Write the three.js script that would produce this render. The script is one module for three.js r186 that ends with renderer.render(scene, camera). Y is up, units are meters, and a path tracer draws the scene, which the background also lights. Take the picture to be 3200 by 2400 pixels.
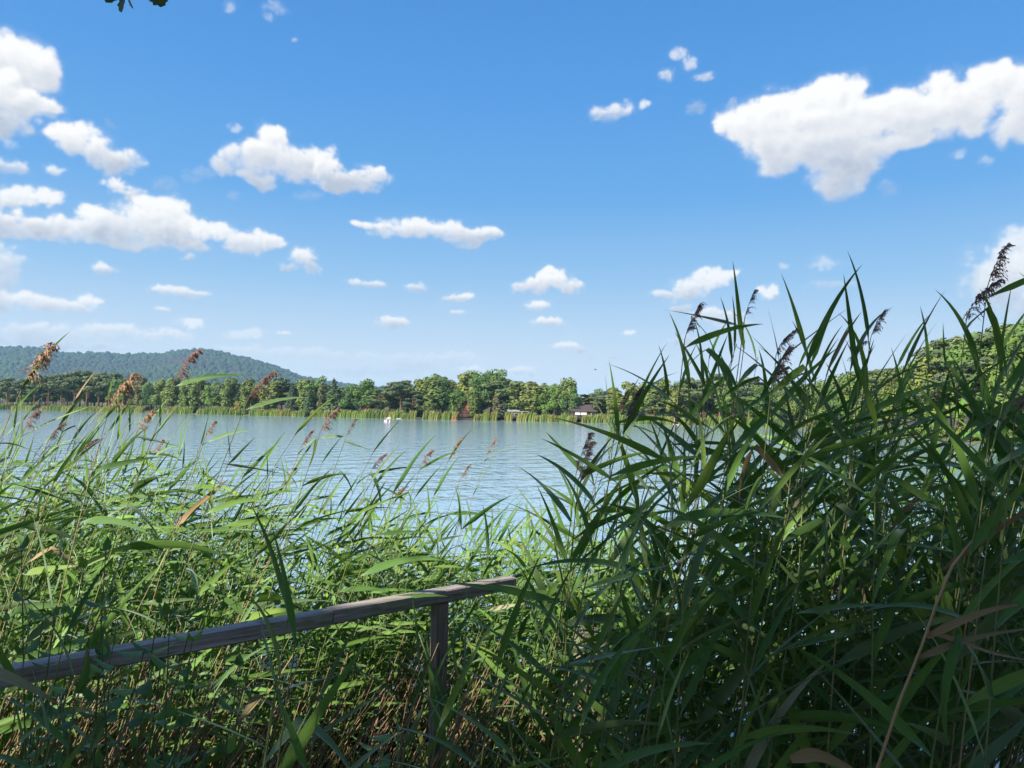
import * as THREE from 'three';
import { mergeGeometries, toCreasedNormals } from 'three/addons/utils/BufferGeometryUtils.js';

// ---------------------------------------------------------------- camera, sky, sun, exposure
const scene = new THREE.Scene();
const EXPOSURE = 2.3;
const renderer = new THREE.WebGLRenderer({ antialias: true });
renderer.toneMapping = THREE.LinearToneMapping;
renderer.toneMappingExposure = EXPOSURE;
renderer.shadowMap.enabled = true;

const EYE = 2.6;                                   // metres above the lake
const FOC = 2328;                                  // focal length in pixels of the 3200 x 2400 photograph
const camera = new THREE.PerspectiveCamera(2 * Math.atan(1200 / FOC) * 180 / Math.PI, 4 / 3, 0.05, 20000);
camera.position.set(0, EYE, 0);
camera.rotation.order = 'YXZ';
camera.rotation.set(Math.atan(92 / FOC), 0, 1.0 * Math.PI / 180);
camera.updateMatrixWorld(true);
scene.add(camera);

const SUN = new THREE.Vector3(-0.65, 0.545, 0.53).normalize();
const sun = new THREE.DirectionalLight(new THREE.Color(1.0, 0.92, 0.8), 5.0);
sun.position.copy(SUN).multiplyScalar(60);
sun.castShadow = true;
sun.shadow.mapSize.set(4096, 4096);
Object.assign(sun.shadow.camera, { left: -25, right: 25, top: 25, bottom: -25, near: 1, far: 160 });
scene.add(sun, sun.target);

// ---------------------------------------------------------------- numbers
function rng(seed) { let a = seed >>> 0; return () => { a = (a + 0x6D2B79F5) | 0; let t = Math.imul(a ^ (a >>> 15), 1 | a); t = (t + Math.imul(t ^ (t >>> 7), 61 | t)) ^ t; return ((t ^ (t >>> 14)) >>> 0) / 4294967296; }; }
const V = (x, y, z) => new THREE.Vector3(x, y, z);
const lerp = (a, b, t) => a + (b - a) * t, clamp = (x, a = 0, b = 1) => Math.min(b, Math.max(a, x));
const smooth = (a, b, x) => { const t = clamp((x - a) / (b - a)); return t * t * (3 - 2 * t); };
function pick(r, list) { return list[Math.floor(r() * list.length) % list.length]; }
function curve(points) { return (x) => { for (let i = 1; i < points.length; i++) if (x <= points[i][0]) { const [a, b] = [points[i - 1], points[i]]; return lerp(a[1], b[1], clamp((x - a[0]) / (b[0] - a[0]))); } return points[points.length - 1][1]; }; }
const HASH = new Float32Array(65536); { const r = rng(91); for (let i = 0; i < 65536; i++) HASH[i] = r(); }
function noise3(x, y, z) {
  const X = Math.floor(x), Y = Math.floor(y), Z = Math.floor(z); let u = x - X, v = y - Y, w = z - Z;
  u = u * u * (3 - 2 * u); v = v * v * (3 - 2 * v); w = w * w * (3 - 2 * w);
  const h = (i, j, k) => HASH[(Math.imul(X + i, 73856093) ^ Math.imul(Y + j, 19349663) ^ Math.imul(Z + k, 83492791)) >>> 5 & 65535];
  const a = lerp(lerp(h(0, 0, 0), h(1, 0, 0), u), lerp(h(0, 1, 0), h(1, 1, 0), u), v), b = lerp(lerp(h(0, 0, 1), h(1, 0, 1), u), lerp(h(0, 1, 1), h(1, 1, 1), u), v);
  return lerp(a, b, w);
}
function fbm(x, y, z, octaves) { let s = 0, a = 0.5, t = 0; for (let i = 0; i < octaves; i++) { s += a * noise3(x, y, z); t += a; a *= 0.55; x = x * 2.03 + 11.3; y = y * 2.03 + 5.7; z = z * 2.03 + 3.1; } return s / t; }
function billow(x, y, z, octaves) { let s = 0, a = 0.5, t = 0; for (let i = 0; i < octaves; i++) { s += a * Math.abs(2 * noise3(x, y, z) - 1); t += a; a *= 0.58; x = x * 2.07 + 3.3; y = y * 2.07 + 8.1; z = z * 2.07 + 1.7; } return s / t; }
// direction of a sight line of the photograph (3200 x 2400), and the point on it so many metres in front of the camera
function sight(px, py) { return V((px - 1600) / FOC, (1200 - py) / FOC, -1).applyQuaternion(camera.quaternion).normalize(); }
function at(px, py, depth) { const d = sight(px, py); return d.multiplyScalar(depth / -d.z).add(camera.position); }
const bearing = (px) => { const d = sight(px, 1290); return d.x / -d.z; };

// ---------------------------------------------------------------- sky: clear air with fair-weather cumulus all round
// [opacity, softness, [x, y, rx, ry] ...] of the clouds in view, as sight lines of the photograph
const CLOUDS = [
  [1, 0.8, [2370, 400, 105, 95], [2450, 390, 120, 120], [2545, 340, 110, 90], [2620, 290, 85, 75], [2640, 400, 150, 110], [2560, 480, 140, 70], [2620, 560, 110, 70], [2700, 500, 120, 70], [2780, 360, 130, 90], [2900, 320, 120, 90], [2940, 265, 80, 60], [3000, 340, 130, 90], [3090, 290, 100, 80], [3180, 290, 110, 90], [3190, 390, 60, 60], [3260, 300, 110, 100], [2860, 430, 150, 60]],
  [1, 1, [15, 260, 80, 75], [70, 330, 110, 75], [150, 330, 50, 35], [10, 390, 80, 50], [-80, 320, 120, 110]],
  [1, 1, [190, 420, 60, 35], [270, 450, 100, 60], [370, 500, 90, 50], [420, 510, 45, 30]],
  [0.95, 1, [355, 580, 45, 30], [420, 610, 35, 30]],
  [0.8, 1.2, [50, 525, 50, 28], [0, 515, 40, 18], [170, 530, 32, 18]],
  [0.95, 1, [30, 605, 70, 40], [120, 620, 90, 42], [-40, 640, 60, 60]],
  [1, 1, [10, 710, 80, 55], [110, 720, 100, 40], [200, 715, 80, 45], [280, 665, 60, 30]],
  [1, 0.9, [330, 720, 90, 60], [430, 700, 120, 65], [490, 650, 95, 45], [540, 730, 110, 60], [400, 760, 110, 35], [590, 760, 60, 40]],
  [0.95, 1.1, [660, 725, 80, 35], [740, 760, 80, 35], [840, 755, 60, 28], [590, 797, 24, 10]],
  [1, 0.9, [720, 520, 55, 50], [800, 500, 95, 65], [900, 500, 110, 65], [845, 420, 55, 45], [800, 560, 60, 25], [960, 510, 70, 50]],
  [1, 1, [1020, 510, 55, 45], [1090, 560, 110, 42], [1160, 550, 45, 35], [1040, 570, 70, 30]],
  [0.45, 1.6, [635, 540, 50, 24], [600, 560, 30, 15], [520, 580, 40, 30], [740, 615, 22, 16], [735, 405, 25, 14], [970, 610, 40, 20]],
  [0.95, 1.1, [1200, 720, 55, 40], [1300, 715, 90, 42], [1400, 725, 90, 42], [1490, 745, 70, 30], [1130, 700, 40, 10], [1545, 735, 25, 22]],
  [0.95, 1.1, [950, 800, 42, 35], [910, 835, 40, 18], [975, 835, 32, 22]],
  [0.85, 1.1, [325, 842, 42, 20]],
  [0.8, 1.1, [1110, 884, 32, 13], [1165, 890, 45, 13]], [0.75, 1.1, [1300, 898, 42, 17]],
  [0.95, 0.9, [1415, 935, 34, 12], [1455, 928, 34, 14]], [0.8, 1.1, [1425, 977, 26, 9]],
  [0.9, 1, [1235, 1005, 64, 22]], [0.85, 1.1, [540, 910, 70, 20], [600, 922, 60, 14]], [0.85, 1, [507, 968, 25, 9]],
  [0.95, 1, [60, 940, 110, 30], [150, 960, 90, 26], [280, 935, 52, 26], [-40, 950, 100, 40], [240, 960, 80, 20]],
  [0.75, 1.3, [130, 1040, 200, 32], [350, 1040, 160, 30], [60, 1070, 200, 26], [480, 1045, 80, 26], [560, 1048, 36, 20], [600, 1010, 60, 16], [250, 1085, 160, 16]],
  [0.5, 1.4, [760, 1040, 80, 18], [740, 1085, 80, 14], [1000, 1110, 260, 24], [1350, 1130, 200, 30], [1200, 1160, 300, 24], [1640, 1158, 70, 16]],
  [0.95, 0.9, [885, 1043, 26, 8]], [0.85, 1, [1630, 1160, 60, 16], [1470, 1155, 40, 14]],
  [1, 0.9, [1660, 895, 50, 26], [1715, 880, 60, 40], [1770, 905, 42, 24], [1720, 862, 26, 22]],
  [0.95, 1, [1680, 959, 38, 18]], [0.95, 1, [1710, 1006, 66, 16]], [0.9, 1, [1770, 1081, 50, 13], [1812, 1094, 20, 7]],
  [0.85, 1.1, [1968, 1041, 28, 9], [1842, 1118, 10, 6], [1915, 1116, 22, 8]],
  [0.9, 1.1, [2070, 910, 36, 12], [2150, 905, 70, 40], [2220, 870, 70, 34], [2130, 960, 44, 16], [2260, 850, 60, 16]],
  [0.85, 1.2, [2410, 915, 34, 22], [2380, 905, 20, 12], [2250, 985, 90, 26], [2130, 1065, 60, 16], [2290, 1010, 60, 20]],
  [0.35, 1.6, [2580, 825, 50, 22], [2450, 828, 20, 10], [2600, 890, 90, 14], [2480, 950, 30, 10]],
  [0.75, 1.2, [3110, 900, 60, 60], [3190, 850, 90, 60], [3250, 930, 100, 90]],
  [0.8, 1.2, [1880, 360, 50, 30], [1930, 345, 50, 28], [2012, 332, 22, 14]],
  [0.6, 1.3, [2155, 195, 30, 24], [2082, 235, 28, 26], [2200, 240, 36, 18], [2120, 170, 26, 20], [2172, 340, 26, 26], [2285, 322, 16, 20]],
  [0.35, 1.6, [860, 20, 40, 26], [840, 50, 20, 12], [715, 20, 20, 20], [920, 120, 10, 12], [340, 390, 18, 18]],
  [0.35, 1.4, [3000, 480, 30, 24], [2780, 590, 34, 24], [3080, 505, 26, 18]],
];
function makeSky() {
  const W = 4096, H = 2048, data = new Float32Array(W * H * 4);
  const lin = (r, g, b) => [r, g, b].map((c) => Math.pow((c / 255 + 0.055) / 1.055, 2.4));
  const bands = [[-90, lin(190, 205, 222)], [0, lin(236, 241, 247)], [2.5, lin(227, 236, 246)], [6, lin(197, 221, 244)], [10, lin(154, 200, 241)], [16, lin(108, 174, 236)], [23, lin(88, 159, 230)], [30, lin(77, 147, 221)], [45, lin(60, 126, 206)], [90, lin(48, 106, 188)]];
  const air = [0, 1, 2].map((c) => curve(bands.map(([e, k]) => [e, k[c]])));
  for (let j = 0; j < H; j++) {
    const el = ((j + 0.5) / H - 0.5) * Math.PI, deg = el * 180 / Math.PI, base = air.map((f) => f(deg));
    for (let i = 0; i < W; i++) {
      const phi = ((i + 0.5) / W - 0.5) * 2 * Math.PI, ce = Math.cos(el);
      const mu = ce * Math.cos(phi) * SUN.x + Math.sin(el) * SUN.y + ce * Math.sin(phi) * SUN.z;
      const mie = 0.16 * Math.pow(Math.max(0, 0.5 + 0.5 * mu), 4), k = 4 * (j * W + i);
      data[k] = base[0] * (0.97 + 0.2 * mie) + mie * 0.28; data[k + 1] = base[1] * (0.97 + 0.2 * mie) + mie * 0.28; data[k + 2] = base[2] * (0.98 + 0.2 * mie) + mie * 0.26; data[k + 3] = 1;
    }
  }
  const bank = [];
  const r = rng(17);
  for (const [opacity, soft, ...puffs] of CLOUDS) {
    const made = puffs.map(([x, y, rx, ry]) => {
      const d = sight(x, y), l = sight(x - rx, y), t = sight(x, y - ry);
      return { az: Math.atan2(d.x, -d.z), el: Math.asin(d.y), rx: d.angleTo(l), ry: d.angleTo(t) };
    });
    bank.push({ opacity, soft, puffs: made });
    for (let s = 1; s < 5; s++) {                    // the same weather round the rest of the horizon and higher up
      const turn = s * 1.256 + (r() - 0.5) * 0.25, rise = (r() - 0.5) * 0.05, size = 0.85 + 0.4 * r(), flip = s % 2 ? -1 : 1;
      bank.push({ opacity, soft, puffs: made.map((p) => ({ az: p.az * flip + turn, el: Math.max(0.02, p.el + rise * Math.min(1, p.el * 6)), rx: p.rx * size, ry: p.ry * size })) });
    }
  }
  for (let k = 0; k < 26; k++) {
    const az = r() * 6.283, el = 0.62 + r() * 0.6, n = 3 + Math.floor(r() * 5), size = 0.03 + 0.05 * r();
    bank.push({ opacity: 0.7 + 0.3 * r(), soft: 1.1, puffs: Array.from({ length: n }, () => ({ az: az + (r() - 0.5) * 5 * size / Math.cos(el), el: el + (r() - 0.5) * 1.6 * size, rx: size * (0.7 + r() * 0.7), ry: size * (0.45 + 0.4 * r()) })) });
  }
  const white = [1.03, 1.02, 1.01], grey = lin(188, 198, 216), wrap = (a) => Math.atan2(Math.sin(a), Math.cos(a));
  for (const { opacity, soft: given, puffs } of bank) {
    let e0 = 9, e1 = -9; const c0 = puffs[0].az; let a0 = 9, a1 = -9, low = 9, high = -9;
    for (const p of puffs) {
      const w = p.rx * 1.7 / Math.cos(p.el), da = wrap(p.az - c0);
      e0 = Math.min(e0, p.el - p.ry * 1.7); e1 = Math.max(e1, p.el + p.ry * 1.7); a0 = Math.min(a0, da - w); a1 = Math.max(a1, da + w);
      low = Math.min(low, p.el - p.ry); high = Math.max(high, p.el + p.ry);
    }
    const soft = given * (puffs.every((p) => p.rx < 0.02) ? 1.35 : 1), size = Math.min(0.12, Math.max(...puffs.map((p) => Math.min(p.rx, p.ry * 1.6)))), freq = 0.55 / Math.max(size, 0.008);
    const body = (az, el, more) => {
      const ce = Math.cos(el), x = ce * Math.sin(az), y = Math.sin(el), z = -ce * Math.cos(az);
      const wx = (fbm(x * freq * 1.6 + 7, y * freq * 1.6, z * freq * 1.6, 3) - 0.5) * size * 1.1, wy = (fbm(x * freq * 1.6, y * freq * 1.6 + 9, z * freq * 1.6, 3) - 0.5) * size * 0.9;
      let s = 0;
      for (const p of puffs) { const dx = (wrap(az - p.az) * ce + wx) / p.rx, dy = (el - p.el + wy) / p.ry, q = 1 - dx * dx - dy * dy * (dy < 0 ? 1.25 : 1); if (q > -1.6) s += Math.exp(5 * q); }
      if (s <= 0) return -1;
      const q = Math.log(s) / 5, n = fbm(x * freq * 3.2, y * freq * 3.6, z * freq * 3.2, more), b = billow(x * freq * 4.2, y * freq * 4.6, z * freq * 4.2, more);
      return Math.min(q * 1.25 + 0.12, 1.15) + (n - 0.53) * 1.8 + (b - 0.33) * 1.5;
    };
    for (let j = Math.max(H / 2, Math.floor((e0 / Math.PI + 0.5) * H)); j <= Math.min(H - 1, (e1 / Math.PI + 0.5) * H); j++) {
      const el = ((j + 0.5) / H - 0.5) * Math.PI;
      for (let i = Math.floor((c0 + a0 - Math.PI / 2) / (2 * Math.PI) * W + W / 2); i <= (c0 + a1 - Math.PI / 2) / (2 * Math.PI) * W + W / 2; i++) {
        const az = ((i + 0.5) / W - 0.5) * 2 * Math.PI + Math.PI / 2, f = body(az, el, 6);
        if (f <= -0.7) continue;
        const crisp = smooth(0.25, 0.7, (el - low) / (high - low + 1e-6)), a = opacity * (0.12 * smooth(-0.7, 0.1, f) + 0.88 * smooth(lerp(-0.3, -0.08, crisp), lerp(1.15, 0.72, crisp) * soft, f)) * smooth(0.0, 0.02, el);
        const step = size * 0.16, toSun = body(az - step * 0.8, el + step, 5);
        const relief = clamp((f - toSun) * 0.5, -0.5, 0.5), height = (el - low) / (high - low + 1e-6);
        const shade = clamp(0.7 + 0.62 * relief + 0.85 * (height - 0.45) - 0.55 * clamp(f - 0.35) * (1 - smooth(0.2, 0.8, height)));
        const k = 4 * (j * W + ((i % W) + W) % W), far = 1 - 0.35 * (1 - smooth(0.02, 0.16, el)), veil = smooth(0, 0.35, a);
        for (let c = 0; c < 3; c++) { const lit = lerp(grey[c], white[c], shade), seen = lerp(data[k + c], lit, far); data[k + c] = lerp(data[k + c], seen, a * (0.6 + 0.4 * veil)); }
      }
    }
  }
  for (let k = 0; k < data.length; k++) if (k % 4 < 3) data[k] /= EXPOSURE;
  const t = new THREE.DataTexture(data, W, H, THREE.RGBAFormat, THREE.FloatType);
  t.mapping = THREE.EquirectangularReflectionMapping; t.magFilter = t.minFilter = THREE.LinearFilter; t.wrapS = THREE.RepeatWrapping; t.needsUpdate = true;
  return t;
}
scene.background = scene.environment = makeSky();
scene.fog = new THREE.FogExp2(new THREE.Color(0.4, 0.72, 1.0), 0.00011);

// ---------------------------------------------------------------- building tools
const taken = {};
function numbered(name) { const n = taken[name] = (taken[name] ?? -1) + 1; return n ? name + '_' + String(n).padStart(3, '0') : name; }
function tag(o, label, category, group, kind) { o.userData.label = label; o.userData.category = category; if (group) o.userData.group = group; if (kind) o.userData.kind = kind; return o; }
function thing(name, label, category, position, group) { const o = new THREE.Group(); o.name = numbered(name); if (position) o.position.copy(position); tag(o, label, category, group); scene.add(o); return o; }
function part(name, geometry, material, parent) { const m = new THREE.Mesh(geometry, material); m.name = name; parent.add(m); return m; }
function struct(name, geometry, material, label) { const m = new THREE.Mesh(geometry, material); m.name = numbered(name); m.userData.kind = 'structure'; if (label) m.userData.label = label; scene.add(m); return m; }
function geo(position, index, uv, color) {
  const g = new THREE.BufferGeometry(); g.setAttribute('position', new THREE.Float32BufferAttribute(position, 3));
  if (uv) g.setAttribute('uv', new THREE.Float32BufferAttribute(uv, 2));
  if (color) g.setAttribute('color', new THREE.Float32BufferAttribute(color, 3));
  if (index) g.setIndex(index); g.computeVertexNormals(); return g;
}
function tinted(g, c) { const n = g.attributes.position.count, a = new Float32Array(n * 3); for (let i = 0; i < n; i++) { a[3 * i] = c[0]; a[3 * i + 1] = c[1]; a[3 * i + 2] = c[2]; } g.setAttribute('color', new THREE.BufferAttribute(a, 3)); return g; }
function box(w, h, d, x = 0, y = 0, z = 0) { return new THREE.BoxGeometry(w, h, d).translate(x, y, z); }
// a tube through points with a radius at each
function tube(points, radii, sides = 5, vscale = 1) {
  const pos = [], uv = [], idx = []; let side = V(1, 0, 0.01), run = 0;
  for (let i = 0; i < points.length; i++) {
    const t = points[Math.min(i + 1, points.length - 1)].clone().sub(points[Math.max(i - 1, 0)]).normalize();
    side.addScaledVector(t, -side.dot(t)).normalize(); const up = V().crossVectors(t, side);
    if (i) run += points[i].distanceTo(points[i - 1]);
    for (let s = 0; s <= sides; s++) { const a = s / sides * 2 * Math.PI, p = points[i].clone().addScaledVector(side, Math.cos(a) * radii[i]).addScaledVector(up, Math.sin(a) * radii[i]); pos.push(p.x, p.y, p.z); uv.push(s / sides, run * vscale); }
    if (i) for (let s = 0; s < sides; s++) { const a = (i - 1) * (sides + 1) + s, b = a + sides + 1; idx.push(a, a + 1, b, b, a + 1, b + 1); }
  }
  return geo(pos, idx, uv);
}
function pixels(w, h, f, srgb) {
  const d = new Uint8Array(w * h * 4);
  for (let y = 0; y < h; y++) for (let x = 0; x < w; x++) { const c = f(x, y), k = 4 * (y * w + x); d[k] = clamp(c[0]) * 255; d[k + 1] = clamp(c[1]) * 255; d[k + 2] = clamp(c[2]) * 255; d[k + 3] = 255; }
  const t = new THREE.DataTexture(d, w, h); t.wrapS = t.wrapT = THREE.RepeatWrapping; t.magFilter = THREE.LinearFilter; t.minFilter = THREE.LinearFilter; if (srgb) t.colorSpace = THREE.SRGBColorSpace; t.needsUpdate = true; return t;
}
const grey = (v) => [v, v, v];
// fine long veins for blades: u across, v along
const veinMap = pixels(64, 256, (x, y) => { const v = 0.80 + 0.16 * noise3(x * 0.9, y * 0.02, 3) + 0.08 * (fbm(x * 0.1, y * 0.035, 8, 3) - 0.5) - (Math.abs(x - 31.5) < 1.6 ? -0.12 : 0); const s = noise3(x * 0.3, y * 0.12, 40) > 0.86 ? 0.72 : 1, tip = smooth(0.9, 0.985, y / 256 + 0.09 * (noise3(x * 0.2, y * 0.1, 5) - 0.5)) * 0.8; return [lerp(v * (s < 1 ? 1.05 : 1), 1, tip), lerp(v * s, 0.5, tip), lerp(v * s * 0.85, 0.9, tip)]; }, false);
const veinBump = pixels(64, 64, (x) => grey(0.5 + 0.4 * Math.sin(x * 1.35) * (x % 7 < 5 ? 1 : 0.4)));
const woodMap = pixels(256, 1024, (x, y) => { const g = fbm(x * 0.22, y * 0.012, 5, 5), crack = noise3(x * 0.3, y * 0.006, 77) > 0.8 ? 0.55 : 1, v = (0.55 + 0.8 * (g - 0.5) + 0.25 * (fbm(x * 0.03, y * 0.01, 9, 3) - 0.5)) * crack, moss = smooth(0.56, 0.7, fbm(x * 0.03, y * 0.02, 31, 4)); return [v * (1 - 0.25 * moss), v * (0.95 - 0.1 * moss), v * (0.92 - 0.3 * moss)]; });
const woodBump = pixels(256, 1024, (x, y) => grey(0.5 + 0.9 * (fbm(x * 0.22, y * 0.012, 5, 5) - 0.5) - (noise3(x * 0.3, y * 0.006, 77) > 0.8 ? 0.35 : 0)));
const barkMap = pixels(128, 256, (x, y) => { const v = 0.45 + 0.9 * (fbm(x * 0.16, y * 0.05, 2, 5) - 0.4); return [v, v * 0.93, v * 0.86]; });
const leafMat = (r, g, b, more = {}) => new THREE.MeshPhysicalMaterial({ color: new THREE.Color().setRGB(r, g, b), roughness: 0.92, transmission: 0.36, thickness: 0, clearcoat: 0.09, clearcoatRoughness: 0.4, side: THREE.DoubleSide, ...more });
const plain = (r, g, b, more = {}) => new THREE.MeshStandardMaterial({ color: new THREE.Color().setRGB(r, g, b), roughness: 0.9, ...more });

// ---------------------------------------------------------------- the lake and the land round it
const SHORE = [[-60, -3.5], [-14, -5.6], [-5, -5.4], [-1.6, -5.2], [0.6, -5.3], [3, -5.4], [6, -5.9], [12, -9], [24, -20], [40, -46], [53, -76], [57, -100], [56, -122], [68, -150], [74, -172], [72, -196], [64, -220], [46, -234], [22, -246], [-6, -258], [-40, -262], [-80, -282], [-120, -306], [-170, -340], [-230, -372], [-300, -404], [-400, -430], [-520, -400], [-600, -250], [-420, -60], [-200, 0]];
function shoreDistance(x, z) {                      // > 0 on land
  let best = 1e9, inside = false;
  for (let i = 0, j = SHORE.length - 1; i < SHORE.length; j = i++) {
    const [ax, az] = SHORE[j], [bx, bz] = SHORE[i], dx = bx - ax, dz = bz - az, t = clamp(((x - ax) * dx + (z - az) * dz) / (dx * dx + dz * dz));
    best = Math.min(best, Math.hypot(x - ax - t * dx, z - az - t * dz));
    if ((az > z) !== (bz > z) && x < (bx - ax) * (z - az) / (bz - az) + ax) inside = !inside;
  }
  return inside ? -best : best;
}
function landHeight(x, z) {
  const d = shoreDistance(x, z);
  if (d < 0) return Math.max(-2.5, d * 0.16);
  const near = Math.hypot(x, z) < 40;
  return Math.min(1, d * 0.21) + (near ? 0 : Math.min(6, Math.max(0, d - 8) * 0.03)) + (near ? (fbm(x * 1.3, 4, z * 1.3, 3) - 0.5) * 0.1 * clamp(d) : 0);
}
{
  const A = 300, R = 250, pos = [], uv = [], idx = [], col = [];
  for (let k = 0; k <= R; k++) { const rad = 0.25 * Math.pow(7000 / 0.25, k / R);
    for (let a = 0; a <= A; a++) { const ang = a / A * 2 * Math.PI, x = Math.sin(ang) * rad, z = -Math.cos(ang) * rad, y = landHeight(x, z);
      pos.push(x, y, z); uv.push(x * 0.6, z * 0.6);
      const lawn = Math.max(smooth(0.5, 0.62, fbm(x * 0.05, 2, z * 0.05, 3)), rad > 25 ? 1 - smooth(2, 5, Math.abs(shoreDistance(x, z))) : 0), far = smooth(25, 60, rad), wood = [0.05, 0.045, 0.025], grass = [0.16, 0.19, 0.05], soil = [0.07, 0.05, 0.032];
      for (let c = 0; c < 3; c++) col.push(lerp(soil[c], lerp(wood[c], grass[c], lawn), far)); }
    if (k) for (let a = 0; a < A; a++) { const p = (k - 1) * (A + 1) + a, q = p + A + 1; idx.push(p, p + 1, q, q, p + 1, q + 1); } }
  const soilMap = pixels(512, 512, (x, y) => { const v = 0.55 + 0.9 * (fbm(x * 0.09, y * 0.09, 1, 6) - 0.45), bit = noise3(x * 0.4, y * 0.1, 9) > 0.8 ? 1.4 : 1; return [v * bit, v * bit * 0.97, v * 0.92]; });
  const m = plain(1, 1, 1, { vertexColors: true, map: soilMap, bumpMap: soilMap, bumpScale: 0.02, roughness: 1 });
  struct('ground', geo(pos, idx, uv, col), m, 'dark bank soil and wooded ground round the lake');
}
{
  const N = 1024, waves = [], r = rng(5);
  for (let i = 0; i < 90; i++) { const k = Math.round(3 + Math.pow(r(), 1.6) * 62), dir = 0.25 + (r() + r() + r() - 1.5) * 1.5, kx = Math.round(k * Math.cos(dir)), ky = Math.round(k * Math.sin(dir)), q = Math.hypot(kx, ky); if (q) waves.push([kx, ky, r() * 6.283, Math.pow(q, -1.05)]); }
  const hgt = new Float32Array(N * N); let lo = 1e9, hi = -1e9;
  const tab = new Float32Array(N); for (let i = 0; i < N; i++) tab[i] = Math.sin(i / N * 2 * Math.PI);
  for (let y = 0; y < N; y++) for (let x = 0; x < N; x++) { let s = 0; for (const [kx, ky, p, a] of waves) s += a * tab[((kx * x + ky * y + Math.floor(p * 163)) % N + N) % N]; hgt[y * N + x] = s; lo = Math.min(lo, s); hi = Math.max(hi, s); }
  const d = new Float32Array(N * N * 4); for (let i = 0; i < N * N; i++) { const v = (hgt[i] - lo) / (hi - lo); d[4 * i] = d[4 * i + 1] = d[4 * i + 2] = v; d[4 * i + 3] = 1; }
  const bump = new THREE.DataTexture(d, N, N, THREE.RGBAFormat, THREE.FloatType); bump.wrapS = bump.wrapT = THREE.RepeatWrapping; bump.magFilter = bump.minFilter = THREE.LinearFilter; bump.needsUpdate = true;
  const g = new THREE.PlaneGeometry(900, 700, 1, 1).rotateX(-Math.PI / 2).translate(-200, 0, -330), p = g.attributes.position, u = g.attributes.uv;
  for (let i = 0; i < p.count; i++) u.setXY(i, p.getX(i) / 9.3, p.getZ(i) / 9.3);
  const m = new THREE.MeshPhysicalMaterial({ color: new THREE.Color().setRGB(0.235, 0.36, 0.43), roughness: 0.07, ior: 1.33, bumpMap: bump, bumpScale: 0.07 });
  struct('lake_water', g, m, 'rippled pale blue lake');
}

// ---------------------------------------------------------------- wooded hill beyond the lake
const hillTop = curve([[-900, 1120], [-500, 1095], [-200, 1090], [0, 1083], [60, 1083], [140, 1090], [180, 1104], [300, 1103], [400, 1107], [500, 1105], [540, 1097], [600, 1093], [660, 1095], [700, 1103], [760, 1118], [830, 1136], [900, 1160], [940, 1178], [1060, 1200], [1180, 1212], [1500, 1232], [2100, 1268], [2600, 1290]]);
function hillPoint(px, v) {                        // v: 0 at the foot, 1 on the ridge, to 1.3 beyond it
  const depth = lerp(1750, 3000, v), x = bearing(px) * depth, top = at(px, hillTop(px), 3000).y, w = v <= 1 ? Math.pow(v, 1.25) : 1 - (v - 1) * 1.2;
  return V(x, lerp(6, top - 9, w) + (fbm(x * 0.003, v * 4, 7, 4) - 0.5) * 50 * Math.sin(Math.min(1, v) * Math.PI), -depth);
}
const openField = (px, v) => Math.max(smooth(0.5, 0.58, fbm(px * 0.016, v * 14, 4, 3)) * smooth(0.4, 0.26, v), 0);
{
  const A = 180, B = 46, pos = [], col = [], idx = [];
  for (let b = 0; b <= B; b++) for (let a = 0; a <= A; a++) {
    const px = lerp(-1000, 2600, a / A), v = b / B * 1.3, p = hillPoint(px, v), f = openField(px, v); pos.push(p.x, p.y, p.z);
    const meadow = [0.2, 0.23, 0.07], wood = [0.03, 0.045, 0.018]; for (let c = 0; c < 3; c++) col.push(lerp(wood[c], meadow[c], f));
    if (a && b) { const q = b * (A + 1) + a, s = q - A - 1; idx.push(s - 1, s, q - 1, q - 1, s, q); }
  }
  struct('hill', geo(pos, idx, null, col), plain(1, 1, 1, { vertexColors: true, roughness: 1 }), 'long blue green wooded hill beyond the lake');
  const blob = new THREE.IcosahedronGeometry(1, 2), bp = blob.attributes.position;
  for (let i = 0; i < bp.count; i++) { const v = V().fromBufferAttribute(bp, i), k = 0.72 + 0.6 * fbm(v.x * 2.2, v.y * 2.2, v.z * 2.2, 3); bp.setXYZ(i, v.x * k, v.y * k * 0.9, v.z * k); }
  blob.computeVertexNormals();
  const r = rng(33), n = 15000, mesh = new THREE.InstancedMesh(blob, plain(1, 1, 1, { roughness: 1 }), n), M = new THREE.Matrix4(), C = new THREE.Color(); let k = 0, tries = 0;
  while (k < n && tries++ < 60000) {
    const px = lerp(-700, 2400, r()), v = Math.pow(r(), 0.8) * 1.04, f = openField(px, v); if (f > 0.35 && r() < 0.93) continue;
    const p = hillPoint(px, v), s = 5 + 5 * r(), dull = fbm(p.x * 0.004, 1, p.z * 0.006, 3), t = r();
    M.compose(V(p.x, p.y + s * 0.7, p.z), new THREE.Quaternion().setFromEuler(new THREE.Euler(0, r() * 6.28, 0)), V(s * (0.8 + 0.5 * t), s * (0.9 + 0.5 * r()), s)); mesh.setMatrixAt(k, M);
    const red = smooth(0.56, 0.66, dull), pale = smooth(0.5, 0.62, fbm(p.x * 0.009, 8, p.z * 0.009, 3)) * smooth(0.9, 0.3, v); mesh.setColorAt(k++, C.setRGB(lerp(0.012 + 0.011 * t, 0.024, red) + pale * 0.022, lerp(0.026 + 0.018 * t, 0.024, red) + pale * 0.034, lerp(0.012, 0.018, red)));
  }
  mesh.count = k; mesh.name = 'hillside_wood'; mesh.userData = { kind: 'stuff', label: 'distant trees covering the long hill', category: 'wood' }; scene.add(mesh);
}
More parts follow.
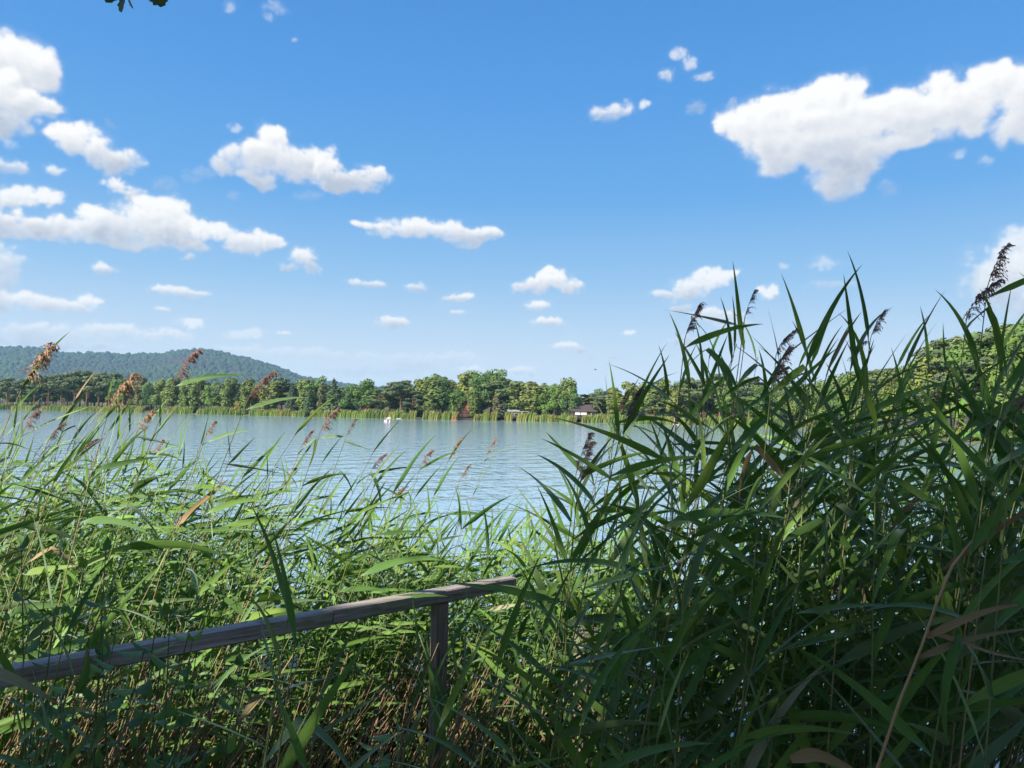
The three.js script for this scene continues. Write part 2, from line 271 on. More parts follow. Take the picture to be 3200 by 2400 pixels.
function house(name, label, category, p, w, d, h, roofH, turn, wallM, roofM, opts = {}) {
  const t = thing(name, label, category, p, opts.group); t.rotation.y = turn;
  part('wall', box(w, h, d, 0, h / 2, 0), wallM, t);
  const e = opts.eave ?? 0.4, s = new THREE.Shape([new THREE.Vector2(-d / 2 - e, 0), new THREE.Vector2(d / 2 + e, 0), new THREE.Vector2(0, roofH)]);
  const roof = part('roof', new THREE.ExtrudeGeometry(s, { depth: w + 2 * e, bevelEnabled: false }).translate(0, 0, -w / 2 - e).rotateY(Math.PI / 2).translate(0, h + 0.003, 0), roofM, t);
  if (opts.chimney) part('chimney', box(0.7, 1.6, 0.7, w * 0.2, roofH + h - 0.3, d * 0.1), M.brick, roof);
  for (const [x, y, ww, hh, m] of opts.windows ?? []) { const f = part('window', box(ww + 0.16, hh + 0.16, 0.08, x, y, d / 2 + 0.043), M.frame, t); part('pane', box(ww, hh, 0.03, x, y, d / 2 + 0.1), m ?? M.glass, f); }
  if (opts.door) part('door', box(0.95, 2, 0.08, opts.door, 1, d / 2 + 0.043), M.doorWood, t);
  return t;
}
const M = {
  brick: plain(0.3, 0.12, 0.08), frame: plain(0.75, 0.74, 0.7, { roughness: 0.6 }), glass: new THREE.MeshPhysicalMaterial({ color: new THREE.Color().setRGB(0.03, 0.04, 0.05), roughness: 0.08 }), doorWood: plain(0.14, 0.08, 0.05),
  whiteWall: plain(0.75, 0.73, 0.68), redRoof: plain(0.4, 0.12, 0.06), darkWood: plain(0.045, 0.032, 0.028), brownWood: plain(0.13, 0.06, 0.035), darkRoof: plain(0.06, 0.045, 0.04), redWood: plain(0.2, 0.06, 0.03), greyRoof: plain(0.28, 0.28, 0.3),
  whitePlastic: plain(0.78, 0.77, 0.75, { roughness: 0.35 }), redPlastic: plain(0.5, 0.06, 0.05, { roughness: 0.35 }), blueCover: plain(0.1, 0.2, 0.4, { roughness: 0.6 }), bird: plain(0.03, 0.03, 0.03),
};
for (const [px, v, w, turn, red, label] of [
  [484, 0.2, 46, 0.1, 1, 'long white house with red roof half way up the hill'], [519, 0.12, 18, -0.3, 1, 'small white house with red roof low on the hill, second up from its foot'], [512, 0.095, 16, 0.5, 1, 'small white cottage with red roof below the others on the hill'],
  [645, 0.1, 52, 0.05, 0, 'long pale farm building with grey roof at the foot of the hill'], [672, 0.08, 18, -0.2, 0, 'short pale barn with grey roof beside the long farm building']]) {
  const p = hillPoint(px, v); p.y += 5;
  house('hillside_house', label, 'house', p, w, 12, 8, 5, turn, M.whiteWall, red ? M.redRoof : M.greyRoof, { group: 'houses on the hill', windows: Array.from({ length: Math.floor(w / 6) }, (_, i) => [-w / 2 + 3.2 + i * 6, 4.6, 1.6, 2]) });
}

// ---------------------------------------------------------------- trees
// leaf clumps: little faces turned mostly outwards, spread through a clump's shell
function leafCloud(r, clumps, size, count) {
  const pos = [], idx = [], col = [];
  for (const [cx, cy, cz, rx, ry, rz, tint = 1] of clumps) {
    const n = Math.round(count * rx * ry * 4);
    for (let i = 0; i < n; i++) {
      const u = r() * 2 - 1, a = r() * 6.283, s = Math.sqrt(1 - u * u), o = V(s * Math.cos(a), u, s * Math.sin(a)), k = 0.55 + 0.5 * Math.sqrt(r());
      const c = V(cx + o.x * rx * k, cy + o.y * ry * k, cz + o.z * rz * k), nrm = V(o.x + (r() - 0.5) * 1.3, o.y * 0.7 + 0.3 + (r() - 0.5) * 1.1, o.z + (r() - 0.5) * 1.3).normalize();
      const e = V(r() - 0.5, r() - 0.5, r() - 0.5).cross(nrm).normalize(), f = V().crossVectors(nrm, e), q = size * (0.6 + 0.8 * r()), b = pos.length / 3, t = tint * (0.78 + 0.44 * r());
      for (const [x, y] of [[-0.6, -0.35], [0.5, -0.5], [0.75, 0.45], [-0.4, 0.6]]) { pos.push(c.x + (e.x * x + f.x * y) * q, c.y + (e.y * x + f.y * y) * q, c.z + (e.z * x + f.z * y) * q); col.push(t, t, t); }
      idx.push(b, b + 1, b + 2, b, b + 2, b + 3);
    }
  }
  return geo(pos, idx, null, col);
}
function limbs(r, trunkTop, clumps, share, thick) {
  const out = [];
  for (const [x, y, z] of clumps) { if (r() > share) continue; const y0 = Math.min(y - 0.04, trunkTop) * (0.55 + 0.35 * r()); out.push(tube([V(0, y0, 0), V(x * 0.5, lerp(y0, y, 0.4), z * 0.5), V(x * 0.92, y, z * 0.92)], [thick, thick * 0.6, thick * 0.25], 4)); }
  return mergeGeometries(out.length ? out : [tube([V(0, 0.3, 0), V(0.05, 0.5, 0)], [0.01, 0.005], 4)]);
}
// every tree is built one unit tall and scaled to its height
function treeShape(kind, seed, fine) {
  const r = rng(seed), clumps = []; let trunkTop = 0.8, thick = 0.013;
  if (kind === 'broadleaf') { for (let i = 0; i < 26; i++) { const y = 0.24 + 0.7 * Math.pow(r(), 0.8), w = 0.31 * Math.sqrt(Math.max(0.05, 1 - Math.pow((y - 0.5) / 0.52, 2))), a = r() * 6.28, q = w * Math.sqrt(r()), s = 0.075 + 0.065 * r(); clumps.push([Math.cos(a) * q, y, Math.sin(a) * q, s * 1.15, s * 0.8, s * 1.15, 0.82 + 0.36 * r()]); } }
  if (kind === 'birch') { trunkTop = 0.93; thick = 0.008; for (let i = 0; i < 26; i++) { const y = 0.26 + 0.7 * i / 26, w = 0.15 * Math.sqrt(Math.max(0.04, 1 - Math.pow((y - 0.5) / 0.52, 2))), a = r() * 6.28, q = w * Math.sqrt(r()); clumps.push([Math.cos(a) * q, y, Math.sin(a) * q, 0.05 + 0.03 * r(), 0.085 + 0.05 * r(), 0.05 + 0.03 * r(), 0.85 + 0.3 * r()]); } }
  if (kind === 'pine') { trunkTop = 0.9; thick = 0.011; const low = 0.42 + 0.2 * r(); for (let i = 0; i < 17; i++) { const y = lerp(low, 0.96, i / 16), w = 0.05 + 0.17 * Math.sin(clamp((1.02 - y) / (1.02 - low)) * 2.3), a = r() * 6.28, q = w * (0.45 + 0.55 * r()); clumps.push([Math.cos(a) * q, y, Math.sin(a) * q, 0.075 + 0.04 * r(), 0.033 + 0.018 * r(), 0.075 + 0.04 * r(), 0.85 + 0.3 * r()]); } }
  if (kind === 'spruce') { trunkTop = 0.97; thick = 0.011; for (let i = 0; i < 17; i++) { const y = 0.08 + 0.87 * i / 16, w = 0.165 * Math.pow(1 - (y - 0.06) / 0.96, 0.85), n = i > 13 ? 2 : 5, a0 = r() * 6.28; for (let k = 0; k < n; k++) { const a = a0 + k * 6.283 / n, q = w * (0.45 + 0.25 * r()); clumps.push([Math.cos(a) * q, y - 0.02 * r(), Math.sin(a) * q, w * 0.45 + 0.012, 0.026 + 0.012 * r(), w * 0.45 + 0.012, 0.8 + 0.3 * r()]); } } clumps.push([0, 0.975, 0, 0.011, 0.03, 0.011]); }
  if (kind === 'narrow') { trunkTop = 0.9; thick = 0.009; for (let i = 0; i < 20; i++) { const y = 0.1 + 0.85 * i / 20, w = 0.06 * Math.sqrt(Math.max(0.05, 1 - Math.pow((y - 0.42) / 0.58, 2))), a = r() * 6.28; clumps.push([Math.cos(a) * w, y, Math.sin(a) * w, 0.05, 0.075, 0.05, 0.85 + 0.3 * r()]); } }
  if (kind === 'shrub') { trunkTop = 0.5; thick = 0.02; for (let i = 0; i < 16; i++) { const y = 0.16 + 0.66 * r(), w = 0.42 * Math.sqrt(Math.max(0.05, 1 - Math.pow((y - 0.35) / 0.65, 2))), a = r() * 6.28, q = w * Math.sqrt(r()); clumps.push([Math.cos(a) * q, y, Math.sin(a) * q, 0.17, 0.14, 0.17, 0.85 + 0.3 * r()]); } }
  const area = clumps.reduce((s, c) => s + c[3] * c[4] * 4, 0), quads = { broadleaf: 2200, birch: 1700, pine: 1500, spruce: 1700, narrow: 1000, shrub: 700 }[kind] * (fine ? 2.6 : 1);
  const size = (kind === 'shrub' ? 0.07 : kind === 'pine' ? 0.026 : 0.028) * (fine ? 0.62 : 1);
  const bend = V((r() - 0.5) * 0.03, trunkTop * 0.5, (r() - 0.5) * 0.03);
  return { crown: leafCloud(r, clumps, size, quads / area), trunk: tube([V(0, -0.04, 0), V(0, 0.05, 0), bend, V(0, trunkTop, 0)], [thick * 1.5, thick * 1.15, thick * 0.8, thick * 0.25], 6, 14), limb: limbs(r, trunkTop, clumps, kind === 'spruce' ? 0.2 : 0.75, thick * 0.45) };
}
const SHAPES = {}, FINE = {};
for (const [kind, n] of [['broadleaf', 5], ['birch', 4], ['pine', 5], ['spruce', 3], ['narrow', 2], ['shrub', 3]]) { SHAPES[kind] = Array.from({ length: n }, (_, i) => treeShape(kind, 700 + i * 13 + kind.length * 101, false)); }
for (const kind of ['broadleaf', 'birch', 'pine']) FINE[kind] = Array.from({ length: 2 }, (_, i) => treeShape(kind, 1700 + i * 17 + kind.length * 101, true));
const crownMat = (r, g, b) => new THREE.MeshPhysicalMaterial({ color: new THREE.Color().setRGB(r, g, b), vertexColors: true, roughness: 0.95, transmission: 0.3, thickness: 0, side: THREE.DoubleSide });
const CROWN = {
  broadleaf: [crownMat(0.078, 0.16, 0.016), crownMat(0.1, 0.185, 0.018), crownMat(0.06, 0.135, 0.018)], birch: [crownMat(0.165, 0.2, 0.022), crownMat(0.13, 0.185, 0.024)], pine: [crownMat(0.065, 0.105, 0.028), crownMat(0.08, 0.12, 0.028)],
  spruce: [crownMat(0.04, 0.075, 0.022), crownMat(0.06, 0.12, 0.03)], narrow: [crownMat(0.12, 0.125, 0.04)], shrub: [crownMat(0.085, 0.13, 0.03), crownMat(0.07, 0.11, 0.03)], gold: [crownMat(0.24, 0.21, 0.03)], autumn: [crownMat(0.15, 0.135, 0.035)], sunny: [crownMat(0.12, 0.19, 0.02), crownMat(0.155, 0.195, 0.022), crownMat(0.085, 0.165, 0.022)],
};
const TRUNK = { broadleaf: plain(0.09, 0.075, 0.06, { map: barkMap }), birch: plain(0.55, 0.52, 0.48, { map: barkMap }), pine: plain(0.3, 0.16, 0.09, { map: barkMap }), spruce: plain(0.11, 0.08, 0.06, { map: barkMap }), narrow: plain(0.12, 0.09, 0.07, { map: barkMap }), shrub: plain(0.09, 0.07, 0.05) };
const treeR = rng(404);
function tree(kind, x, z, height, wide, label, group, opt = {}) {
  const s = opt.shape ?? pick(treeR, (opt.fine && FINE[kind]) || SHAPES[kind]), crown = opt.crown ?? pick(treeR, CROWN[kind]), y = Math.max(0, landHeight(x, z)) - 0.05;
  const names = { broadleaf: 'broadleaf_tree', birch: 'birch_tree', pine: 'pine_tree', spruce: 'spruce_tree', narrow: 'columnar_tree', shrub: 'shrub' };
  const t = thing(names[kind], label, kind === 'shrub' ? 'shrub' : 'tree', V(x, y, z), group); t.rotation.y = treeR() * 6.283; t.scale.set(height * wide * 1.2, height, height * wide * 1.2);
  part('trunk', s.trunk, TRUNK[kind], t); part('branch', s.limb, TRUNK[kind], t).userData.kind = 'stuff'; part('crown', s.crown, crown, t);
  return t;
}
// how far the shore lies along a sight line, then so many metres behind it
function shoreDepth(px) { const b = bearing(px); for (let d = 30; d < 700; d += 1) if (shoreDistance(b * d, -d) > 0) return d; return 400; }
function treeAt(kind, px, topY, behind, wide, label, group, opt) { const d = shoreDepth(px) + behind, b = bearing(px), x = b * d, z = -d, h = at(px, topY, d).y - Math.max(0, landHeight(x, z)); return tree(kind, x, z, Math.max(2, h), wide, label, group, opt); }
const FRONT = 'trees along the far shore';
const LBL = {
  pine: 'Scots pine with bare reddish trunk standing on the far shore', birch: 'slender birch with drooping yellowish leaves on the far shore', broadleaf: 'round crowned broadleaf tree on the far shore', spruce: 'dark conical spruce standing on the far shore',
};
for (const [kind, px, top, behind, wide, label, crown] of [
  ['pine', 20, 1180, 8, 1.2], ['pine', 62, 1184, 6, 1.1], ['pine', 105, 1178, 9, 1.2], ['pine', 150, 1170, 10, 1.2], ['pine', 190, 1166, 8, 1.2], ['pine', 230, 1160, 7, 1.3], ['pine', 268, 1160, 8, 1.2], ['pine', 305, 1164, 6, 1.2], ['pine', 340, 1166, 8, 1.3], ['broadleaf', 372, 1182, 6, 0.8],
  ['birch', 402, 1192, 5, 1.2, 'russet tinged birch among the pines on the far shore', 'autumn'], ['birch', 436, 1182, 6, 1.1, 'tall thin birch with russet crown beyond the pines', 'autumn'], ['broadleaf', 470, 1196, 5, 0.9], ['birch', 505, 1188, 6, 1.4], ['birch', 540, 1180, 6, 1.3], ['birch', 580, 1182, 5, 1.3], ['birch', 622, 1178, 7, 1.3], ['spruce', 603, 1240, 3, 1.1, 'small young conifer in front of the birches on the far shore', 'shrub'],
  ['broadleaf', 660, 1190, 6, 0.8], ['pine', 700, 1196, 8, 1.2], ['birch', 720, 1182, 4, 1.2], ['shrub', 744, 1246, 2, 0.75, 'small golden yellow bush at the foot of the far shore trees', 'gold'], ['birch', 770, 1186, 5, 1.3], ['birch', 842, 1196, 3, 1.5], ['pine', 880, 1180, 8, 1.3], ['spruce', 912, 1196, 4, 1.3], ['birch', 948, 1186, 6, 1.2], ['spruce', 965, 1215, 3, 1.4], ['broadleaf', 985, 1172, 12, 0.9],
  ['narrow', 1006, 1195, 2, 1.2, 'narrow yellowish columnar tree beside the dark spruce', 'narrow'], ['spruce', 1042, 1181, 4, 1.45, 'broad very dark spruce between columnar tree and oak'], ['broadleaf', 1095, 1200, 4, 0.85, 'wide low branched oak with golden top on the far shore'], ['broadleaf', 1148, 1182, 8, 0.85], ['pine', 1185, 1215, 4, 1.4], ['pine', 1218, 1196, 7, 1.4], ['pine', 1252, 1188, 5, 1.5], ['spruce', 1272, 1196, 9, 1.1], ['spruce', 1300, 1196, 7, 1.1], ['pine', 1290, 1225, 2, 1.5, 'bright green layered conifer reaching low over the far shore', 'spruce'],
  ['birch', 1315, 1187, 6, 1.2], ['birch', 1340, 1183, 4, 1.5], ['broadleaf', 1345, 1170, 10, 0.75], ['broadleaf', 1385, 1177, 6, 0.85], ['broadleaf', 1420, 1215, 4, 0.8], ['broadleaf', 1468, 1160, 14, 0.85], ['birch', 1460, 1170, 10, 1.5], ['broadleaf', 1500, 1172, 6, 0.85], ['broadleaf', 1515, 1155, 12, 0.8], ['broadleaf', 1562, 1154, 8, 0.8, 'tallest round crowned broadleaf tree of the far shore'], ['pine', 1545, 1190, 3, 1.6], ['narrow', 1555, 1230, 1.5, 1.7, 'yellowish small columnar tree standing at the waterline before the tallest tree', 'narrow'], ['birch', 1482, 1235, 1.5, 1.4], ['spruce', 1580, 1200, 4, 1.7],
  ['birch', 1615, 1194, 4, 1.7, 'birch with leaning pale trunk beside the low dark building'], ['broadleaf', 1640, 1198, 12, 0.7], ['birch', 1668, 1194, 4, 1.8], ['broadleaf', 1690, 1215, 3, 0.7], ['broadleaf', 1735, 1200, 4, 0.9], ['birch', 1712, 1200, 9, 1.3], ['birch', 1762, 1186, 6, 1.2], ['birch', 1776, 1184, 7, 1.1], ['broadleaf', 1785, 1206, 4, 0.8], ['pine', 1830, 1232, 14, 1.5], ['pine', 1855, 1228, 20, 1.5], ['broadleaf', 1866, 1215, 22, 0.8], ['pine', 1880, 1236, 5, 1.4], ['pine', 1900, 1218, 16, 1.2],
  ['birch', 1925, 1212, 6, 1.6], ['birch', 1970, 1194, 4, 1.5], ['birch', 2010, 1198, 6, 1.6], ['birch', 2062, 1186, 6, 1.7], ['pine', 2045, 1240, 3, 1.4], ['broadleaf', 2100, 1190, 10, 0.7], ['birch', 2108, 1212, 3, 1.5], ['pine', 2160, 1180, 8, 1.3], ['pine', 2200, 1182, 6, 1.4], ['pine', 2248, 1170, 8, 1.4], ['broadleaf', 2290, 1182, 6, 0.8], ['pine', 2340, 1180, 5, 1.4], ['broadleaf', 2372, 1205, 4, 0.8], ['broadleaf', 2410, 1215, 4, 0.9],
]) treeAt(kind, px, top, behind, wide, label ?? LBL[kind], FRONT, crown ? { crown: CROWN[crown][0] } : {});
{
  // second and third rows show between the crowns of the first
  const r = rng(812), sky = curve([[-200, 1185], [0, 1188], [230, 1166], [340, 1172], [400, 1196], [620, 1188], [700, 1192], [880, 1186], [985, 1178], [1060, 1202], [1150, 1190], [1210, 1204], [1340, 1184], [1500, 1166], [1580, 1162], [1600, 1205], [1780, 1196], [1810, 1232], [1930, 1225], [2060, 1196], [2250, 1180], [2420, 1210], [2500, 1205]]);
  const names = { pine: 'Scots pine in the second row behind the far shore trees', birch: 'birch in the second row behind the far shore trees', broadleaf: 'broadleaf tree in the second row behind the far shore trees', spruce: 'spruce in the second row behind the far shore trees' };
  for (let px = -60; px < 2440; px += 30 + 14 * r()) { const kind = pick(r, px < 420 ? ['pine', 'pine', 'pine', 'broadleaf'] : ['pine', 'birch', 'broadleaf', 'broadleaf', 'spruce']); treeAt(kind, px, sky(px) + 4 + 14 * r(), 16 + 14 * r(), kind === 'broadleaf' ? 0.85 : 1.3, names[kind], 'trees in the second row of the far shore wood'); }
  const deep = { pine: [], broadleaf: [] };
  for (let k = 0; k < 520; k++) { const px = lerp(-260, 2600, r()), d = shoreDepth(px) + 34 + 60 * r(), b = bearing(px), x = b * d, z = -d, kind = r() < 0.5 ? 'pine' : 'broadleaf', h = (at(px, sky(px) + 14 + 16 * r(), d).y - landHeight(x, z)); deep[kind].push([x, landHeight(x, z), z, h, r()]); }
  const wood = new THREE.Group(); wood.name = 'far_wood'; wood.userData = { kind: 'stuff', label: 'depth of the wood behind the far shore trees', category: 'wood' }; scene.add(wood);
  for (const kind of ['pine', 'broadleaf']) for (const [shape, mat, name] of [['crown', CROWN[kind][0], 'foliage'], ['trunk', TRUNK[kind], 'stems']]) {
    const im = new THREE.InstancedMesh(SHAPES[kind][1][shape], mat, deep[kind].length), Q = new THREE.Quaternion(), X = new THREE.Matrix4(); im.name = kind + '_' + name;
    deep[kind].forEach(([x, y, z, h, a], i) => im.setMatrixAt(i, X.compose(V(x, y, z), Q.setFromAxisAngle(V(0, 1, 0), a * 6.28), V(h * 1.15, h, h * 1.15)))); wood.add(im);
  }
}
{
  // the nearer bank on the right: sunlit birches, oaks and pines
  const r = rng(55), top = curve([[2380, 1210], [2450, 1195], [2560, 1185], [2640, 1168], [2700, 1150], [2760, 1135], [2850, 1130], [2900, 1112], [2960, 1060], [3020, 1030], [3100, 1035], [3180, 1000], [3300, 985], [3450, 960]]);
  const names = { birch: 'tall sunlit birch on the right hand bank', broadleaf: 'bright green broadleaf tree on the right hand bank', pine: 'Scots pine with orange trunk on the right hand bank' };
  for (let px = 2430; px < 3400; px += 44 + 20 * r()) { const kind = pick(r, ['broadleaf', 'broadleaf', 'birch', 'birch', 'pine']); treeAt(kind, px, top(px) + 30 * r(), 3 + 4 * r(), kind === 'broadleaf' ? 0.95 : 1.5, names[kind], 'trees on the right hand bank', { fine: true, crown: pick(r, kind === 'pine' ? CROWN.pine : CROWN.sunny) }); }
  for (let px = 2440; px < 3420; px += 52 + 20 * r()) { const kind = pick(r, ['broadleaf', 'birch', 'birch', 'pine']); treeAt(kind, px, top(px) - 6 + 24 * r(), 9 + 7 * r(), kind === 'broadleaf' ? 0.9 : 1.5, names[kind], 'trees on the right hand bank', { fine: true, crown: pick(r, kind === 'pine' ? CROWN.pine : CROWN.sunny) }); }
  for (let px = 2440; px < 3400; px += 36 + 26 * r()) treeAt('shrub', px, 1300 + 22 * r() + (px - 2440) * 0.012, 1 + 2 * r(), 1.1, 'low leafy shrub under the trees of the right hand bank', 'shrubs on the right hand bank', { crown: pick(r, CROWN.sunny) });
  for (let px = -40; px < 2440; px += 46 + 50 * r()) treeAt('shrub', px, at ? 1262 + px * 0.016 + 14 * r() : 0, 3 + 3 * r(), 1.0, 'low leafy shrub under the trees of the far shore', 'shrubs on the far shore');
}
// ---------------------------------------------------------------- the fringe of reeds along the far water's edge
function bladeTuft(seed, n, high, lean) {
  const r = rng(seed), pos = [], idx = [], col = [];
  for (let i = 0; i < n; i++) { const x = (r() - 0.5), z = (r() - 0.5) * 0.5, h = high * (0.65 + 0.45 * r()), w = 0.02 + 0.012 * r(), b = pos.length / 3, dx = lean * h * (0.6 + 0.8 * r()), dz = (r() - 0.5) * 0.3 * h, a = r() * 3.14, ca = Math.cos(a) * w, sa = Math.sin(a) * w, t = 0.75 + 0.5 * r(), straw = r() < 0.12;
    for (const [u, k] of [[0, 1], [0.5, 1.2], [0.82, 0.9], [1, 0.1]]) { const X = x + dx * u * u, Z = z + dz * u * u, Y = h * u; pos.push(X - ca * k, Y, Z - sa * k, X + ca * k, Y, Z + sa * k); for (let q = 0; q < 2; q++) col.push(straw ? 1.5 * t : t, straw ? 1.0 * t : t, t); }
    for (let q = 0; q < 3; q++) idx.push(b + 2 * q, b + 2 * q + 1, b + 2 * q + 2, b + 2 * q + 2, b + 2 * q + 1, b + 2 * q + 3); }
  return geo(pos, idx, null, col);
}
{
  const r = rng(61), tufts = Array.from({ length: 4 }, (_, i) => bladeTuft(900 + i, 170, 1, 0.22)), mats = [crownMat(0.2, 0.28, 0.045), crownMat(0.16, 0.24, 0.045), crownMat(0.25, 0.28, 0.06)];
  for (let px = -30; px < 2440; px += 17 + 9 * r()) {
    if (r() < 0.12 || (px > 1425 && px < 1492) || (px > 1800 && px < 1835 && r() < 0.5)) continue;
    const d = shoreDepth(px) - 0.5 - 1.5 * r(), x = bearing(px) * d, w = (20 + 12 * r()) / FOC * d, h = 2.3 + 1.2 * r(), g = new THREE.Mesh(pick(r, tufts), pick(r, mats));
    g.name = numbered('shore_reed_clump'); g.position.set(x, Math.min(0, landHeight(x, -d)) - 0.02, -d); g.scale.set(w, h, w * 0.8); g.rotation.y = (r() - 0.5) * 0.7; tag(g, 'pale green clump of reeds at the foot of the far shore', 'reed clump', 'reed clumps along the far shore'); scene.add(g);
  }
}
// ---------------------------------------------------------------- cabins, boats and a bird
function cabinAt(px, behind, build) { const d = shoreDepth(px) + behind, x = bearing(px) * d; return build(V(x, landHeight(x, -d) - 0.05, -d)); }
cabinAt(1457, 5, (p) => {
  const t = thing('frame_cabin', 'red gabled wooden cabin with dark veranda among the far shore trees', 'cabin', p);
  part('wall', box(7.5, 2.4, 5, 0, 1.2, 0), M.darkWood, t);
  const s = new THREE.Shape([new THREE.Vector2(-4.4, 0), new THREE.Vector2(4.4, 0), new THREE.Vector2(0, 3.7)]);
  part('gable', new THREE.ExtrudeGeometry(new THREE.Shape([new THREE.Vector2(-3.6, 0), new THREE.Vector2(3.6, 0), new THREE.Vector2(0, 3)]), { depth: 5.1, bevelEnabled: false }).translate(0, 2.4, -2.55), M.redWood, t);
  for (const k of [-1, 1]) part('roof_slope', new THREE.BoxGeometry(5.9, 0.16, 6.6).rotateZ(-k * Math.atan2(3.7, 4.4)).translate(k * 2.25, 4.3, 0.3), M.darkRoof, t);
  for (const x of [-2, 0, 2]) { const w = part('window', box(1.3, 1.2, 0.08, x, 1.35, 2.545), M.redWood, t); part('pane', box(1.05, 0.95, 0.03, x, 1.35, 2.6), M.glass, w); }
  part('railing', box(7.6, 0.14, 0.1, 0, 0.95, 3.4), M.brownWood, t); for (const x of [-3.6, 0, 3.6]) part('veranda_post', box(0.14, 2.5, 0.14, x, 1.25, 3.4), M.brownWood, t);
});
cabinAt(1825, 4, (p) => house('lake_cabin', 'dark timber cabin with pale shutters behind the reeds', 'cabin', p, 9, 6, 2.7, 2.4, 0.15, M.darkWood, M.darkRoof, { windows: [[-2.9, 2.1, 1.6, 0.9, M.frame], [-0.8, 2.1, 1.8, 0.9, M.frame], [0, 0.6, 2.2, 0.6, M.frame], [2.4, 1.9, 1.3, 1.1]], door: 3.6 }));
cabinAt(1638, 5, (p) => house('long_hut', 'long low dark hut with pale roof edge under the birches', 'hut', p, 11, 5, 2.3, 0.7, 0.1, M.darkWood, M.greyRoof, { windows: [[-3, 1.3, 1.4, 0.9], [2, 1.3, 1.4, 0.9]], door: 0 }));
cabinAt(1508, 4, (p) => house('lake_cabin', 'small brown cabin right beside the red gabled cabin', 'cabin', p, 5, 4, 2.3, 1.4, -0.15, M.brownWood, M.darkRoof, { windows: [[-1, 1.3, 1, 0.9]], door: 1.4 }));
cabinAt(835, 4, (p) => house('lake_cabin', 'little red wooden cabin beneath the birches near the columnar tree', 'cabin', p, 6, 4, 2.4, 1.5, 0.1, M.redWood, M.darkRoof, { windows: [[-1.4, 1.3, 1.1, 1]], door: 1.2 }));
cabinAt(1150, 11, (p) => house('lake_cabin', 'narrow reddish cabin hidden between oak and pines', 'cabin', p, 4, 4, 3, 2, 0, M.redWood, M.darkRoof, { windows: [[0, 1.7, 1, 1]] }));
cabinAt(668, 4, (p) => house('lake_cabin', 'tiny orange brown shed under the trees near the golden bush', 'shed', p, 3, 3, 2.1, 1.1, 0.2, M.redWood, M.darkRoof, { door: 0 }));
{
  // a pedal boat far out: two floats, a deck, seat backs and an awning on posts
  const p = at(1210, 1317, 190), t = thing('pedal_boat', 'small white pedal boat with awning out on the open lake', 'boat', V(p.x, 0, p.z)); t.rotation.y = 0.5; t.scale.setScalar(0.6);
  const float = (x) => new THREE.CapsuleGeometry(0.32, 2.6, 4, 8).rotateX(Math.PI / 2).translate(x, 0.12, 0);
  for (const x of [-0.65, 0.65]) part('float', float(x), M.whitePlastic, t);
  part('deck', box(1.7, 0.16, 2.2, 0, 0.45, 0), M.redPlastic, t); for (const x of [-0.4, 0.4]) part('seat', mergeGeometries([box(0.6, 0.14, 0.5, x, 0.62, 0.3), box(0.6, 0.7, 0.12, x, 0.97, 0.6)]), M.whitePlastic, t);
  for (const [x, z] of [[-0.75, -0.8], [0.75, -0.8], [-0.75, 0.9], [0.75, 0.9]]) part('post', new THREE.CylinderGeometry(0.03, 0.03, 1.3, 6).translate(x, 1.15, z), M.whitePlastic, t);
  part('awning', new THREE.CylinderGeometry(1.3, 1.3, 2.1, 14, 1, false, -0.7, 1.4).rotateZ(Math.PI / 2).rotateY(Math.PI / 2).scale(1, 0.5, 1).rotateX(0).translate(0, 1.5, 0), M.whitePlastic, t);
  const hull = () => { const s = new THREE.Shape(); s.moveTo(-2, 0.35); s.quadraticCurveTo(-1.9, -0.15, -1.2, -0.2); s.lineTo(1, -0.2); s.quadraticCurveTo(1.9, -0.1, 2.4, 0.45); s.closePath(); return new THREE.ExtrudeGeometry(s, { depth: 0.9, bevelEnabled: true, bevelSize: 0.12, bevelThickness: 0.2, bevelSegments: 2 }).translate(0, 0, -0.45); };
  for (const [px, turn, m, label] of [[980, 0.2, M.greyRoof, 'low grey rowing boat moored among reeds by the columnar tree'], [1248, -0.3, M.greyRoof, 'grey rowing boat moored below the pines beside pale reeds'], [1418, 0.1, M.redPlastic, 'red rowing boat moored below the red gabled cabin'], [2115, 0.1, M.whitePlastic, 'white boat moored before the yellow birches']]) {
    const d = shoreDepth(px) - 2.6, b = thing('rowing_boat', label, 'boat', V(bearing(px) * d, 0.05, -d), 'boats moored along the far shore'); b.rotation.y = turn; b.scale.setScalar(0.5);
    part('hull', hull(), m, b); part('thwart', box(0.25, 0.06, 1.2, -0.3, 0.44, 0), M.brownWood, b); part('cover', box(1.5, 0.08, 1.1, 0.7, 0.47, 0), m === M.redPlastic ? M.whitePlastic : M.blueCover, b);
  }
  const q = at(1861, 1155, 150), bird = thing('flying_bird', 'small dark bird gliding above the far shore trees', 'bird', q);
  part('body', new THREE.SphereGeometry(0.13, 10, 8).scale(2, 0.7, 0.8), M.bird, bird);
  for (const k of [-1, 1]) part('wing', geo([0.12, 0, 0, -0.12, 0, 0, 0.02, 0.1, k * 0.45, -0.14, 0.09, k * 0.42, -0.06, 0.05, k * 0.85], [0, 1, 2, 2, 1, 3, 2, 3, 4]), M.bird, bird);
}

